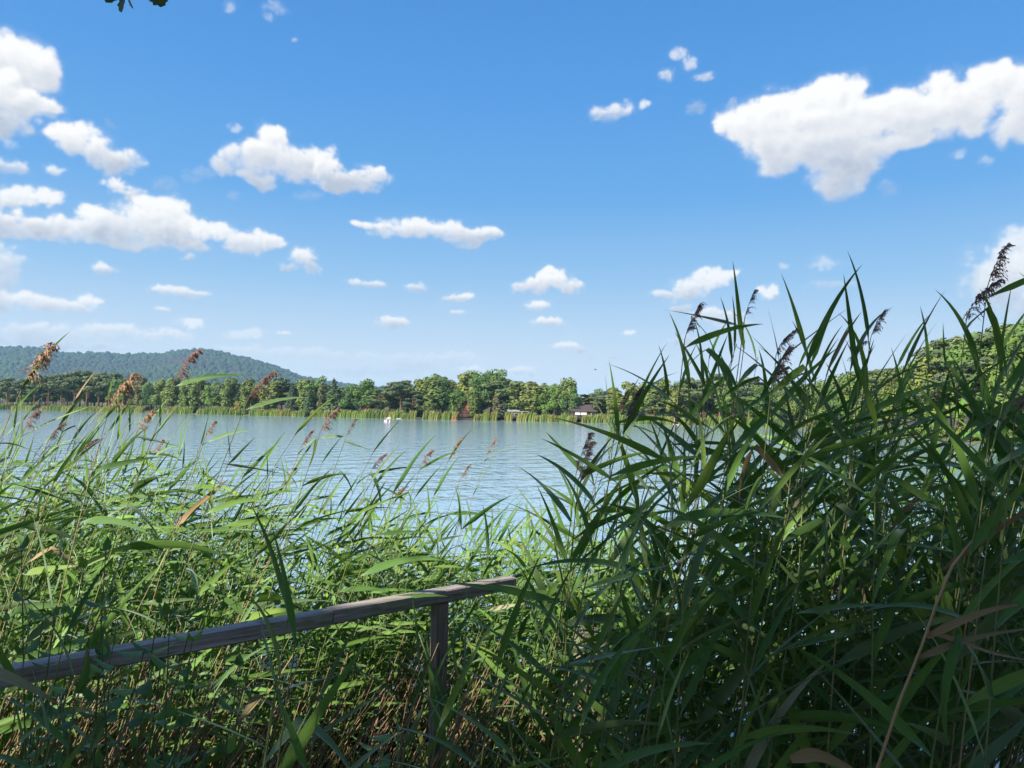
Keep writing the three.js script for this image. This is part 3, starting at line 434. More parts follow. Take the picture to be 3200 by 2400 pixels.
// ---------------------------------------------------------------- weathered handrail and old posts on the bank
{
  const railM = plain(0.52, 0.46, 0.42, { map: woodMap, bumpMap: woodBump, bumpScale: 0.004, roughness: 0.8 }), postM = plain(0.36, 0.29, 0.24, { map: woodMap, bumpMap: woodBump, bumpScale: 0.004, roughness: 0.85 });
  const beam = (len, w, h, seed) => {                // lies along +x from 0, top at y = 0; edges worn round and never quite straight
    const r = rng(seed), pos = [], uv = [], idx = [], n = 24, c = 0.005, ring = [[-w / 2 + c, 0], [w / 2 - c, 0], [w / 2, -c], [w / 2, -h + c], [w / 2 - c, -h], [-w / 2 + c, -h], [-w / 2, -h + c], [-w / 2, -c]];
    for (let i = 0; i <= n; i++) for (let k = 0; k <= 8; k++) { const [z, y] = ring[k % 8], x = len * i / n, j = (fbm(x * 3 + seed, k % 8, 1, 3) - 0.5) * 0.006; pos.push(x, y + j, z + j * 0.7); uv.push(k / 8 * 1.1 + seed, x * 0.55); }
    for (let i = 0; i < n; i++) for (let k = 0; k < 8; k++) { const a = i * 9 + k, b = a + 9; idx.push(a, a + 1, b, b, a + 1, b + 1); }
    for (const e of [0, n]) { const b = pos.length / 3; for (let k = 0; k < 8; k++) { const q = (e * 9 + k) * 3; pos.push(pos[q], pos[q + 1], pos[q + 2]); uv.push(k / 8, 0); } for (let k = 1; k < 7; k++) e ? idx.push(b, b + k + 1, b + k) : idx.push(b, b + k, b + k + 1); }
    return toCreasedNormals(geo(pos, idx, uv), 0.5);
  };
  const a = at(1598, 1802, 3.68), b = at(300, 2030, 2.47); a.y = b.y = EYE - 0.80;
  const dir = a.clone().sub(b).normalize(), start = a.clone().addScaledVector(dir, -3.1), turn = Math.atan2(-dir.z, dir.x);
  const rail = thing('wooden_handrail', 'weathered grey wooden handrail running through the reeds', 'handrail', start); rail.rotation.y = turn; rail.position.y = 0;
  const joint = 3.1 - 0.98; let g = part('rail_beam', beam(joint - 0.004, 0.074, 0.055, 3), railM, rail); g.position.y = EYE - 0.8; g = part('rail_beam', beam(3.1 - joint, 0.074, 0.055, 8), railM, rail); g.position.set(joint, EYE - 0.797, 0);
  for (const s of [3.1 - 0.43, 0.5]) { const p = part('post', beam(2.1, 0.06, 0.062, 12 + s).rotateZ(Math.PI / 2).translate(-0.031, 0, 0), postM, rail); p.position.set(s + 0.0475 - 0.0475, EYE - 0.8 - 0.0565 - 2.1, 0.0); }
  const q = at(1808, 1975, 4.3), old = thing('old_post', 'short broken wooden post standing among the reeds', 'post', V(q.x, 0, q.z)); old.rotation.y = 0.35;
  const s = part('shaft', beam(1.6, 0.135, 0.135, 30).rotateZ(Math.PI / 2), postM, old); s.position.y = q.y - 1.6; 
}

// ---------------------------------------------------------------- reeds
// a blade one unit long: leaves the stem at angle th0 from upright, ends at th1, with a fold along the midrib
function blade({ th0, th1, pw = 1.4, twist = 0, w = 0.05, kinkAt = 2, kink = 0, seg = 9, sway = 0, start = 0.45, roll = 0 }) {
  const pos = [], uv = [], idx = []; let x = 0, y = 0;
  for (let i = 0; i <= seg; i++) {
    const s = i / seg; let th = th0 + (th1 - th0) * Math.pow(s, pw) + (s > kinkAt ? kink : 0);
    if (i) { x += Math.sin(th) / seg; y += Math.cos(th) / seg; }
    const z = sway * s * s, half = 0.5 * w * (s < 0.28 ? lerp(start, 1, Math.sin(s / 0.28 * 1.57)) : Math.pow(Math.max(0, 1 - (s - 0.28) / 0.72), 0.82)) + 0.0006;
    const tw = roll * smooth(0, 0.22, s) + twist * Math.pow(s, 1.1), tx = Math.sin(th), ty = Math.cos(th), nx = -ty, ny = tx, cz = Math.cos(tw), sn = Math.sin(tw);
    const bx = nx * sn, by = ny * sn, bz = cz, mx = nx * cz, my = ny * cz, mz = -sn, up = half * 0.35;
    pos.push(x - bx * half + mx * up, y - by * half + my * up, z - bz * half + mz * up, x, y, z, x + bx * half + mx * up, y + by * half + my * up, z + bz * half + mz * up);
    uv.push(0.02, s * 0.99 + 0.003, 0.5, s * 0.99 + 0.003, 0.98, s * 0.99 + 0.003);
    if (i) { const b = (i - 1) * 3; for (const k of [0, 1]) idx.push(b + k, b + k + 1, b + k + 3, b + k + 3, b + k + 1, b + k + 4); }
  }
  return geo(pos, idx, uv);
}
const BLADES = { side: [], flat: [], spear: [], bent: [] };
{
  const r = rng(72), D = Math.PI / 180, span = (a, b, c, d, r) => { const th0 = lerp(a, b, r()) * D; return { th0, th1: th0 + lerp(c, d, r()) * D }; };
  for (let i = 0; i < 16; i++) BLADES.side.push(blade({ ...span(22, 66, 2, 30, r), pw: 1 + r(), twist: (r() - 0.5) * 1.6, roll: (r() < 0.5 ? -1 : 1) * (0.25 + 1.1 * r()), w: 0.06 + 0.032 * r(), sway: (r() - 0.5) * 0.3 }));
  for (let i = 0; i < 14; i++) BLADES.flat.push(blade({ ...span(40, 82, 4, 42, r), pw: 0.8 + r(), twist: (r() - 0.5) * 1.6, roll: (r() < 0.5 ? -1 : 1) * (0.25 + 1.1 * r()), w: 0.06 + 0.03 * r(), sway: (r() - 0.5) * 0.3 }));
  for (let i = 0; i < 6; i++) BLADES.spear.push(blade({ th0: (6 + 16 * r()) * D, th1: (20 + 40 * r()) * D, pw: 1.8, twist: (r() - 0.5) * 1.6, roll: (r() < 0.5 ? -1 : 1) * (0.4 + 1.1 * r()), w: 0.058 + 0.026 * r(), sway: (r() - 0.5) * 0.2 }));
  for (let i = 0; i < 6; i++) BLADES.bent.push(blade({ th0: (24 + 16 * r()) * D, th1: (70 + 40 * r()) * D, twist: (r() - 0.5) * 1.4, roll: (r() - 0.5) * 2.4, w: 0.07 + 0.024 * r(), kinkAt: 0.3 + 0.35 * r(), kink: (50 + 60 * r()) * D, sway: (r() - 0.5) * 0.4 }));
}
const blades = { map: veinMap, bumpMap: veinBump, bumpScale: 0.0006 };
const LEAF = {
  green: [leafMat(0.08, 0.205, 0.014, blades), leafMat(0.066, 0.18, 0.016, blades), leafMat(0.105, 0.23, 0.018, blades), leafMat(0.056, 0.16, 0.014, blades), leafMat(0.1, 0.18, 0.05, { ...blades, clearcoat: 0.5 })],
  light: [leafMat(0.17, 0.29, 0.028, blades), leafMat(0.14, 0.26, 0.025, blades), leafMat(0.26, 0.32, 0.06, blades)],
  dry: [leafMat(0.33, 0.22, 0.11, { ...blades, transmission: 0.2 }), leafMat(0.26, 0.2, 0.1, { ...blades, transmission: 0.2 }), leafMat(0.3, 0.3, 0.2, { ...blades, transmission: 0.2 })],
};
LEAF.all = [...LEAF.green, ...LEAF.green, LEAF.light[0], LEAF.light[1]];
const STEM = { green: plain(0.13, 0.16, 0.045, { roughness: 0.55 }), straw: plain(0.26, 0.2, 0.09, { roughness: 0.65 }), dry: plain(0.36, 0.22, 0.11, { roughness: 0.75 }) };
// a feathery panicle one unit long, its side branches blown and drooping to +x
function panicle(seed, droop, full) {
  const r = rng(seed), parts = []; const rachis = [];
  for (let i = 0; i <= 6; i++) { const s = i / 6; rachis.push(V(droop * s * s * 0.5, s * (1 - droop * 0.12 * s), 0)); }
  parts.push(tinted(tube(rachis, rachis.map((_, i) => 0.010 - 0.0012 * i), 4), [0.9, 0.8, 0.6]));
  for (let k = 0; k < full; k++) {
    const s = Math.pow(r(), 0.75) * 0.97, a = (r() - 0.5) * 4.4, len = (0.32 - 0.2 * s) * (0.55 + 0.6 * r()), c = V(droop * s * s * 0.5, s * (1 - droop * 0.12 * s), 0), pts = [c.clone()];
    const out = V(Math.cos(a) + 0.7, 0, Math.sin(a)).normalize(); let el = 1.1 - 0.3 * r(); const p = c.clone();
    for (let i = 0; i < 4; i++) { p.addScaledVector(out, Math.cos(el) * len / 4).add(V(0, Math.sin(el) * len / 4, 0)); el -= 0.42 * (0.5 + droop); pts.push(p.clone()); }
    const t = 0.65 + 0.7 * r();
    parts.push(tinted(tube(pts, [0.003, 0.005, 0.008, 0.007, 0.002], 3), [t, t * (0.9 + 0.15 * r()), t * 0.9]));
    for (let q = 0; q < 7; q++) { const b = pts[1 + Math.floor(r() * 4)], e = b.clone().addScaledVector(out, 0.03 + 0.03 * r()).add(V((r() - 0.5) * 0.05, -0.01 - 0.06 * r(), (r() - 0.5) * 0.05)); parts.push(tinted(tube([b, b.clone().lerp(e, 0.5), e], [0.002, 0.0075, 0.001], 3), [t * 1.25, t * 1.1, t])); }
  }
  return mergeGeometries(parts);
}
const PLUMES = [panicle(1, 0.6, 64), panicle(2, 0.85, 72), panicle(3, 0.35, 52), panicle(4, 0.15, 40)];
const PLUME_M = [plain(0.165, 0.11, 0.098, { vertexColors: true }), plain(0.22, 0.155, 0.1, { vertexColors: true }), plain(0.16, 0.105, 0.1, { vertexColors: true })];
const UP = V(0, 1, 0), WIND = 0.12;
function stemPoints(base, tip, n, stiff) { const out = []; for (let i = 0; i <= n; i++) { const t = i / n, k = Math.pow(t, stiff); out.push(V(lerp(base.x, tip.x, k), lerp(base.y, tip.y, t), lerp(base.z, tip.z, k))); } return out; }
function along(pts, t) { const f = clamp(t) * (pts.length - 1), i = Math.min(pts.length - 2, Math.floor(f)); return [pts[i].clone().lerp(pts[i + 1], f - i), pts[i + 1].clone().sub(pts[i]).normalize()]; }
// places of the leaves of one reed: [kind, variant, point, turn, length]
function reedLeaves(r, pts, o) {
  const list = [], a0 = r() * 6.283, n = o.leaves;
  for (let k = 0; k < n; k++) {
    const t = lerp(o.from ?? 0.25, 0.985, k / (n - 1)), [p, dir] = along(pts, t);
    const lee = r() < (o.lee ?? 0.8), az = WIND + (lee ? 0 : Math.PI) + (r() + r() - 1) * (lee ? 0.95 : 1.1) + 0.25 * Math.sin(a0);
    const top = k >= n - 2, kind = k === n - 1 && !o.plume ? 'spear' : r() < (o.bent ?? 0.12) ? 'bent' : r() < 0.1 ? 'spear' : r() < (o.flat ?? 0.35) ? 'flat' : 'side';
    const length = o.leaf * (0.72 + 0.42 * r()) * (top ? 0.82 : 0.8 + 0.35 * Math.sin(Math.PI * clamp(t * 1.05 - 0.05)));
    const turn = new THREE.Quaternion().setFromUnitVectors(UP, dir.lerp(UP, 0.25).normalize()).multiply(new THREE.Quaternion().setFromAxisAngle(UP, -az));
    list.push([kind, Math.floor(r() * BLADES[kind].length), p, turn, length]);
  }
  return list;
}
function reed(o) {
  const r = rng(o.seed), origin = o.base.clone(), t = thing(o.name ?? 'reed', o.label, 'reed', origin, o.group);
  const pts = stemPoints(V(0, -0.05, 0), o.tip.clone().sub(origin), 7, o.stiff ?? 1.5), thick = o.thick ?? 0.0042;
  part('stem', tube(pts, pts.map((_, i) => thick * (1 - 0.09 * i)), 5), o.stem ?? STEM.green, t);
  for (const [kind, v, p, q, len] of reedLeaves(r, pts, o)) { const m = part('leaf', BLADES[kind][v], r() < (o.dry ?? 0.012) ? pick(r, LEAF.dry) : pick(r, LEAF.all), t); m.position.copy(p); m.quaternion.copy(q); m.scale.setScalar(len); }
  if (o.plume) { const [p, d] = along(pts, 1), m = part('plume', PLUMES[o.plumeShape ?? Math.floor(r() * 4)], o.plumeMat ?? pick(r, PLUME_M), t); m.position.copy(p); m.quaternion.setFromUnitVectors(UP, d.lerp(V(0.45, 1, 0.1).normalize(), 0.4).normalize()).multiply(new THREE.Quaternion().setFromAxisAngle(UP, (r() - 0.5) * 1.2)); m.scale.setScalar(o.plume * 0.88); }
  return t;
}
const footY = (x, z) => Math.max(landHeight(x, z), -0.35);
function reedTo(px, py, depth, o) {                  // a reed whose stem ends on that sight line so many metres out
  const tip = at(px, py, depth), r = rng(o.seed + 999), tall = Math.max(0.5, tip.y - footY(tip.x, tip.z)), lean = (o.lean ?? 0.2) * tall, x = tip.x - lean * (0.8 + 0.4 * r()), z = tip.z + (r() - 0.5) * 0.25 * tall;
  return reed({ base: V(x, footY(x, z), z), tip, ...o });
}
const G_LEFT = 'flowering reeds left of the open water', G_RIGHT = 'tall shaded reeds beside the dry stalk', G_LOW = 'low sunlit reeds at the water edge';
// flowering reeds that stand clear of the mass: [px, py of the stem's end, depth, plume length, plume shape, label]
[
  [78, 1195, 3.1, 0.26, 1, 'flowering reed with a large golden brown drooping plume', 1], [545, 1190, 3.2, 0.21, 0, 'flowering reed with dark purple plume before the hill'], [770, 1260, 3.1, 0.21, 0, 'flowering reed with two long leaves and brown plume left of open water'], [340, 1280, 3.0, 0.24, 1, 'flowering reed with dense brown plume blown almost flat', 1], [430, 1345, 3.6, 0.17, 1], [75, 1345, 3.6, 0.16, 0], [640, 1370, 3.8, 0.13, 2], [1000, 1352, 3.4, 0.17, 0], [1083, 1362, 4.4, 0.13, 3], [1160, 1470, 4.6, 0.16, 0], [1315, 1455, 5.0, 0.17, 0], [1405, 1430, 5.2, 0.18, 3, 'flowering reed with pale slender plume against the open water', 1], [1520, 1425, 5.0, 0.16, 3], [1437, 1500, 5.2, 0.15, 2], [1230, 1560, 5.0, 0.15, 1], [940, 1400, 3.9, 0.13, 2], [480, 1420, 4.2, 0.12, 2], [250, 1420, 4.0, 0.14, 1], [150, 1380, 3.8, 0.15, 0],
].forEach(([px, py, depth, plume, plumeShape, label, gold], i) => reedTo(px, py, depth, { seed: 3000 + i, plume, plumeShape, plumeMat: gold ? PLUME_M[1] : undefined, leaves: 8, leaf: 0.4, lean: 0.24, lee: 0.85, flat: 0.6, from: 0.3, label: label ?? 'flowering reed with brown plume standing above the left reeds', group: label ? undefined : G_LEFT, name: 'flowering_reed', stem: i % 3 ? STEM.green : STEM.straw }));
[
  [1808, 1500, 3.0, 0.19, 3, 'flowering reed with slim dark twin plume at the edge of open water'], [1800, 1480, 3.0, 0.2, 3, 'flowering reed leaning beside the twin dark plume'], [1950, 1330, 2.6, 0.17, 2], [2140, 1060, 2.6, 0.16, 2], [2328, 990, 2.7, 0.12, 3], [2425, 1110, 2.9, 0.15, 1], [2720, 1060, 2.8, 0.14, 2], [2660, 1130, 3.1, 0.13, 1], [2410, 1210, 2.4, 0.17, 2], [3085, 900, 2.5, 0.19, 2, 'tallest flowering reed rising above the bright right bank trees'], [3020, 1000, 2.5, 0.2, 1, 'flowering reed with broad feathery plume below the tallest one'], [3170, 1320, 1.9, 0.17, 2], [1925, 1300, 3.2, 0.14, 2],
].forEach(([px, py, depth, plume, plumeShape, label], i) => reedTo(px, py, depth, { seed: 3200 + i, plume, plumeShape, plumeMat: PLUME_M[2], leaves: 9, leaf: 0.46, lean: 0.06, lee: 0.62, flat: 0.3, from: 0.3, label: label ?? 'flowering reed with dark plume among the tall shaded reeds', group: label ? undefined : 'flowering reeds among the tall shaded ones', name: 'flowering_reed' }));
{
  const r = rng(2024), rightTop = curve([[1680, 1560], [1800, 1430], [1900, 1320], [2000, 1200], [2100, 1075], [2200, 1030], [2350, 1010], [2500, 1030], [2700, 1110], [2850, 1090], [2950, 1060], [3050, 1010], [3200, 980], [3400, 960]]);
  for (let i = 0; i < 116; i++) { const px = lerp(1760, 3380, Math.pow(r(), 0.85)), depth = lerp(2.15, 4.3, Math.pow(r(), 0.8)), down = r() < 0.45 ? 190 * r() : 640 * Math.pow(r(), 0.85); reedTo(px, rightTop(px) + 40 + down, depth, { seed: 5000 + i, leaves: 9 + Math.floor(4 * r()), leaf: 0.34 + 0.13 * r(), lean: 0.04 + 0.2 * r(), lee: 0.58, flat: 0.34, from: 0.36, bent: 0.1, ...(r() < 0.25 ? { stem: STEM.straw, label: 'tall leafy reed with straw coloured stem in the shaded bed', group: 'straw stemmed reeds of the shaded bed' } : { label: 'tall leafy reed with green stem in the shaded bed', group: G_RIGHT }) }); }
  const leftTop = curve([[-200, 1350], [0, 1350], [300, 1370], [600, 1400], [800, 1470], [1000, 1480], [1150, 1530], [1300, 1590], [1450, 1620]]);
  for (let i = 0; i < 104; i++) { const px = lerp(-160, 1330, r()), depth = lerp(3.2, 6.4, Math.pow(r(), 0.75)), down = r() < 0.14 ? -110 * r() : 380 * r(); reedTo(px, leftTop(px) - 45 + down, depth, { seed: 6000 + i, leaves: 8 + Math.floor(4 * r()), leaf: 0.3 + 0.12 * r(), lean: 0.22 + 0.22 * r(), lee: 0.84, flat: 0.7, from: 0.3, ...(r() < 0.3 ? { stem: STEM.straw, label: 'leafy wind blown reed with straw coloured stem in the sunlit bed', group: 'straw stemmed reeds of the sunlit bed' } : { label: 'leafy wind blown reed with green stem in the sunlit bed', group: 'wind blown reeds of the sunlit bed' }) }); }
  for (let i = 0; i < 40; i++) { const px = lerp(1180, 2000, r()), depth = lerp(4.2, 6.6, r()), py = 1600 + 190 * r() + Math.abs(px - 1600) * 0.05; reedTo(px, py, depth, { seed: 7000 + i, leaves: 8, leaf: 0.4, lean: 0.22, lee: 0.7, flat: 0.6, label: 'low yellow green reed bathed in sun behind the handrail', group: G_LOW }); }
  // bare young reeds close in front of the handrail
  [[905, 1905, 1.95, 0.42], [925, 1990, 1.9, 0.4], [880, 2080, 1.75, 0.36], [1450, 2110, 2.1, 0.4], [1560, 2060, 2.3, 0.42], [1690, 1990, 2.2, 0.42], [240, 2130, 2.0, 0.4], [160, 2300, 1.75, 0.36], [1000, 2180, 1.8, 0.34], [1370, 2270, 1.9, 0.38], [1850, 2050, 2.0, 0.45], [2080, 2090, 1.9, 0.45], [1310, 2090, 2.9, 0.36], [1395, 2040, 3.0, 0.36], [1350, 2140, 2.8, 0.34], [1290, 2190, 2.7, 0.34], [1430, 2110, 2.9, 0.36], [300, 1950, 2.25, 0.34], [205, 1985, 2.15, 0.34], [95, 1940, 2.2, 0.34], [360, 1990, 2.3, 0.32]].forEach(([px, py, depth, leaf], i) => reedTo(px, py, depth, { seed: 8000 + i, leaves: 6, leaf, lean: 0.1, lee: 0.6, flat: 0.15, from: 0.35, bent: 0.2, label: 'short young reed with broad upright leaves close to the handrail', group: 'young reeds in front of the handrail' }));
}
// the mass of further reeds: whole plants, many times over
{
  const variants = [];
  for (let v = 0; v < 7; v++) {
    const r = rng(400 + v), pts = stemPoints(V(0, -0.05, 0), V(0.45 + 0.2 * r(), 1.9, (r() - 0.5) * 0.3), 6, 1.6), parts = [tinted(tube(pts, pts.map((_, i) => 0.004 - 0.0004 * i), 4), [1.3, 1.1, 1.1])];
    for (const [kind, k, p, q, len] of reedLeaves(r, pts, { leaves: 12, leaf: 0.34, lee: 0.76, flat: 0.6, from: 0.32, plume: v === 6, bent: 0.14 })) { const t = 0.75 + 0.5 * r(), yellow = r() < 0.12 ? 1.45 : 1; parts.push(tinted(BLADES[kind][k].clone().applyMatrix4(new THREE.Matrix4().compose(p, q, V(len, len, len))), [t * yellow, t * (yellow > 1 ? 1.15 : 1), t])); }
    variants.push(mergeGeometries(parts.map((g) => g.index ? g : g)));
  }
  const r = rng(88), bed = new THREE.Group(); bed.name = 'reed_bed'; bed.userData = { kind: 'stuff', label: 'dense mass of further reeds along the water edge', category: 'reed bed' }; scene.add(bed);
  const spots = variants.map(() => []), put = (px, depth, py, tint) => { const tip = at(px, py, depth), x = tip.x - 0.3, y = footY(x, tip.z), h = tip.y - y; if (h < 0.3) return; spots[Math.floor(r() * variants.length)].push([x, y, tip.z, h / 1.9, tint]); };
  const leftTop = curve([[-300, 1380], [0, 1380], [300, 1400], [600, 1440], [800, 1520], [1000, 1540], [1150, 1570], [1300, 1620], [1450, 1640], [1700, 1640], [1900, 1640], [2100, 1560], [2300, 1500], [3400, 1450]]);
  for (let i = 0; i < 560; i++) { const px = lerp(-400, 1250, r()); put(px, lerp(3.8, 8.5, Math.pow(r(), 0.8)), leftTop(px) + 420 * Math.pow(r(), 0.9), 0.85 + 0.6 * r()); }
  for (let i = 0; i < 300; i++) { const px = lerp(1050, 2050, r()); put(px, lerp(4.2, 7.2, r()), 1640 + 230 * r(), 0.85 + 0.6 * r()); }
  for (let i = 0; i < 215; i++) { const px = lerp(1900, 3500, Math.pow(r(), 0.9)); put(px, lerp(2.8, 5.6, r()), leftTop(px) - 190 + 640 * r(), 0.85 + 0.6 * r()); }
  const m = leafMat(0.092, 0.205, 0.022, { vertexColors: true, map: veinMap });
  variants.forEach((g, v) => { const im = new THREE.InstancedMesh(g, m, spots[v].length), X = new THREE.Matrix4(), Q = new THREE.Quaternion(), C = new THREE.Color(); im.name = 'reeds';
    spots[v].forEach(([x, y, z, s, t], i) => { im.setMatrixAt(i, X.compose(V(x, y, z), Q.setFromAxisAngle(UP, (r() - 0.5) * 1.3), V(Math.max(s, 0.75), s, Math.max(s, 0.75)))); im.setColorAt(i, C.setRGB(t * (0.9 + 0.25 * r()), t, t * (0.8 + 0.3 * r()))); }); bed.add(im); });
}
// old stalks of last year, leaning under the handrail, and fallen leaves
{
  const r = rng(140), g = tube([V(0, 0, 0), V(0.02, 0.35, 0), V(0.0, 0.7, 0.01), V(0.03, 1, 0)], [0.0042, 0.004, 0.0034, 0.0022], 5), X = new THREE.Matrix4(), Q = new THREE.Quaternion(), C = new THREE.Color();
  const n = 1500, im = new THREE.InstancedMesh(g, plain(1, 1, 1, { roughness: 0.8 }), n); im.name = 'dead_reed_stalks'; im.userData = { kind: 'stuff', label: 'brown dead reed stalks leaning under the handrail', category: 'dead reeds' };
  for (let i = 0; i < n; i++) { const px = i < 1000 ? lerp(-200, 1500, r()) : lerp(1300, 3300, r()), d = lerp(2.8, 5.6, r()), x = bearing(px) * d, y = footY(x, -d), s = 0.55 + 0.75 * r(), t = 0.5 + 0.8 * r();
    Q.setFromEuler(new THREE.Euler((r() - 0.5) * 0.9, r() * 6.28, -0.45 - 0.9 * (r() - 0.4) * r(), 'ZXY')); im.setMatrixAt(i, X.compose(V(x - 0.3, y - 0.02, -d), Q, V(1, s, 1))); im.setColorAt(i, C.setRGB(0.24 * t, 0.15 * t, 0.08 * t)); }
  scene.add(im);
  const l = new THREE.InstancedMesh(BLADES.bent[2], plain(1, 1, 1, { side: THREE.DoubleSide, map: veinMap }), 900); l.name = 'reed_litter'; l.userData = { kind: 'stuff', label: 'fallen brown reed leaves on the bank', category: 'litter' };
  for (let i = 0; i < 900; i++) { const px = lerp(-200, 3300, r()), d = lerp(2.4, 5.6, r()), x = bearing(px) * d, y = Math.max(0, footY(x, -d)), s = 0.25 + 0.3 * r(), t = 0.5 + 0.8 * r(); Q.setFromEuler(new THREE.Euler((r() - 0.5) * 1.2, r() * 6.28, -1.2 + (r() - 0.5) * 0.8, 'YXZ')); l.setMatrixAt(i, X.compose(V(x, y + 0.02 + 0.25 * r() * r(), -d), Q, V(s, s, s))); l.setColorAt(i, C.setRGB(0.22 * t, 0.15 * t, 0.085 * t)); }
  scene.add(l);
}
// sedge and grass low on the bank
{
  const r = rng(150), geos = []; for (let v = 0; v < 4; v++) { const parts = []; for (let k = 0; k < 16; k++) { const a = r() * 6.283, t = 0.7 + 0.6 * r(); parts.push(tinted(pick(r, r() < 0.5 ? BLADES.side : BLADES.spear).clone().scale(0.75, 1, 0.3).applyMatrix4(new THREE.Matrix4().compose(V((r() - 0.5) * 0.1, 0, (r() - 0.5) * 0.1), new THREE.Quaternion().setFromAxisAngle(UP, a), V(1, 1, 1).multiplyScalar(0.6 + 0.5 * r()))), [t * (r() < 0.1 ? 1.8 : 1), t, t])); } geos.push(mergeGeometries(parts)); }
  const group = new THREE.Group(); group.name = 'bank_grass'; group.userData = { kind: 'stuff', label: 'long grass and sedge growing low among the reeds', category: 'grass' }; scene.add(group);
  const m = leafMat(0.095, 0.19, 0.026, { vertexColors: true, map: veinMap }), X = new THREE.Matrix4(), Q = new THREE.Quaternion(), C = new THREE.Color();
  for (const g of geos) { const n = 110, im = new THREE.InstancedMesh(g, m, n); im.name = 'grass'; let k = 0;
    while (k < n) { const px = lerp(-300, 2900, r()), d = lerp(2.5, 5.4, r()); if (px > 250 && px < 1330 && d < 4.4 && r() < 0.8) continue; const x = bearing(px) * d, y = footY(x, -d), s = (0.5 + 0.5 * r()) * (px < 1700 ? 1 : 0.8); im.setMatrixAt(k, X.compose(V(x, y - 0.02, -d), Q.setFromAxisAngle(UP, r() * 6.28), V(s, s, s))); const t = 0.7 + 0.7 * r(); im.setColorAt(k++, C.setRGB(t, t, t * 0.9)); } group.add(im); }
}
// a broken dry reed with straw coloured leaves, and single dry blades
function ribbon(points, width, sides, flat = V(0, 0.4, 1)) {
  const c = new THREE.CatmullRomCurve3(points), n = sides, pos = [], uv = [], idx = [];
  for (let i = 0; i <= n; i++) { const s = i / n, p = c.getPoint(s), t = c.getTangent(s), b = V().crossVectors(flat, t).normalize(), nn = V().crossVectors(t, b), w = width * 0.5 * (s < 0.2 ? lerp(0.5, 1, s / 0.2) : Math.pow(1 - (s - 0.2) / 0.8, 0.7)) + 0.0006; for (const k of [-1, 0, 1]) { const q = p.clone().addScaledVector(b, k * w).addScaledVector(nn, Math.abs(k) * w * 0.4); pos.push(q.x, q.y, q.z); uv.push((k + 1) / 2 * 0.96 + 0.02, s * 0.99 + 0.003); } if (i) { const a = (i - 1) * 3; for (const k of [0, 1]) idx.push(a + k, a + k + 1, a + k + 3, a + k + 3, a + k + 1, a + k + 4); } }
  return geo(pos, idx, uv);
}
{
  const d = 1.85, q = (px, py, e = 0) => at(px, py, d + e), foot = q(2742, 2400), t = thing('dry_reed', 'broken straw coloured reed stalk with dry leaves among green ones', 'reed', V(foot.x - 0.1, footY(foot.x - 0.1, foot.z), foot.z)), rel = (v) => v.sub(t.position);
  const pts = [V(0, -0.03, 0), rel(q(2742, 2400)), rel(q(2812, 2190)), rel(q(2880, 2020)), rel(q(2925, 1890)), rel(q(2975, 1770)), rel(q(3040, 1686, 0.05))];
  part('stem', tube(pts, [0.0045, 0.0042, 0.004, 0.0036, 0.0034, 0.004, 0.001], 6), STEM.dry, t);
  part('leaf', ribbon([q(2896, 1990), q(2990, 1945), q(3100, 1905, 0.02), q(3230, 1880, 0.05)].map(rel), 0.019, 10), LEAF.dry[0], t); part('leaf', ribbon([q(2872, 2055), q(2960, 2020), q(3080, 1985, 0.03), q(3230, 1962, 0.05)].map(rel), 0.017, 10), LEAF.dry[1], t); part('leaf', ribbon([q(2898, 1975), q(2990, 2000), q(3100, 2040, 0.02), q(3240, 2068, 0.04)].map(rel), 0.011, 10), LEAF.dry[0], t);
  const one = (name, label, pts, w, m) => { const o = new THREE.Mesh(ribbon(pts, w, 12), m); o.name = numbered(name); tag(o, label, 'leaf'); scene.add(o); };
  one('fallen_leaf', 'dry curled reed blade lying low at the right edge of the bank', [at(2470, 2372, 2.0), at(2540, 2358, 2.0), at(2620, 2385, 2.0), at(2720, 2440, 2.0)], 0.035, LEAF.dry[0]);
  one('fallen_leaf', 'grey withered reed blade below the left end of the handrail', [at(-60, 2085, 2.1), at(40, 2120, 2.1), at(110, 2155, 2.12), at(180, 2200, 2.15)], 0.03, LEAF.dry[2]);
}
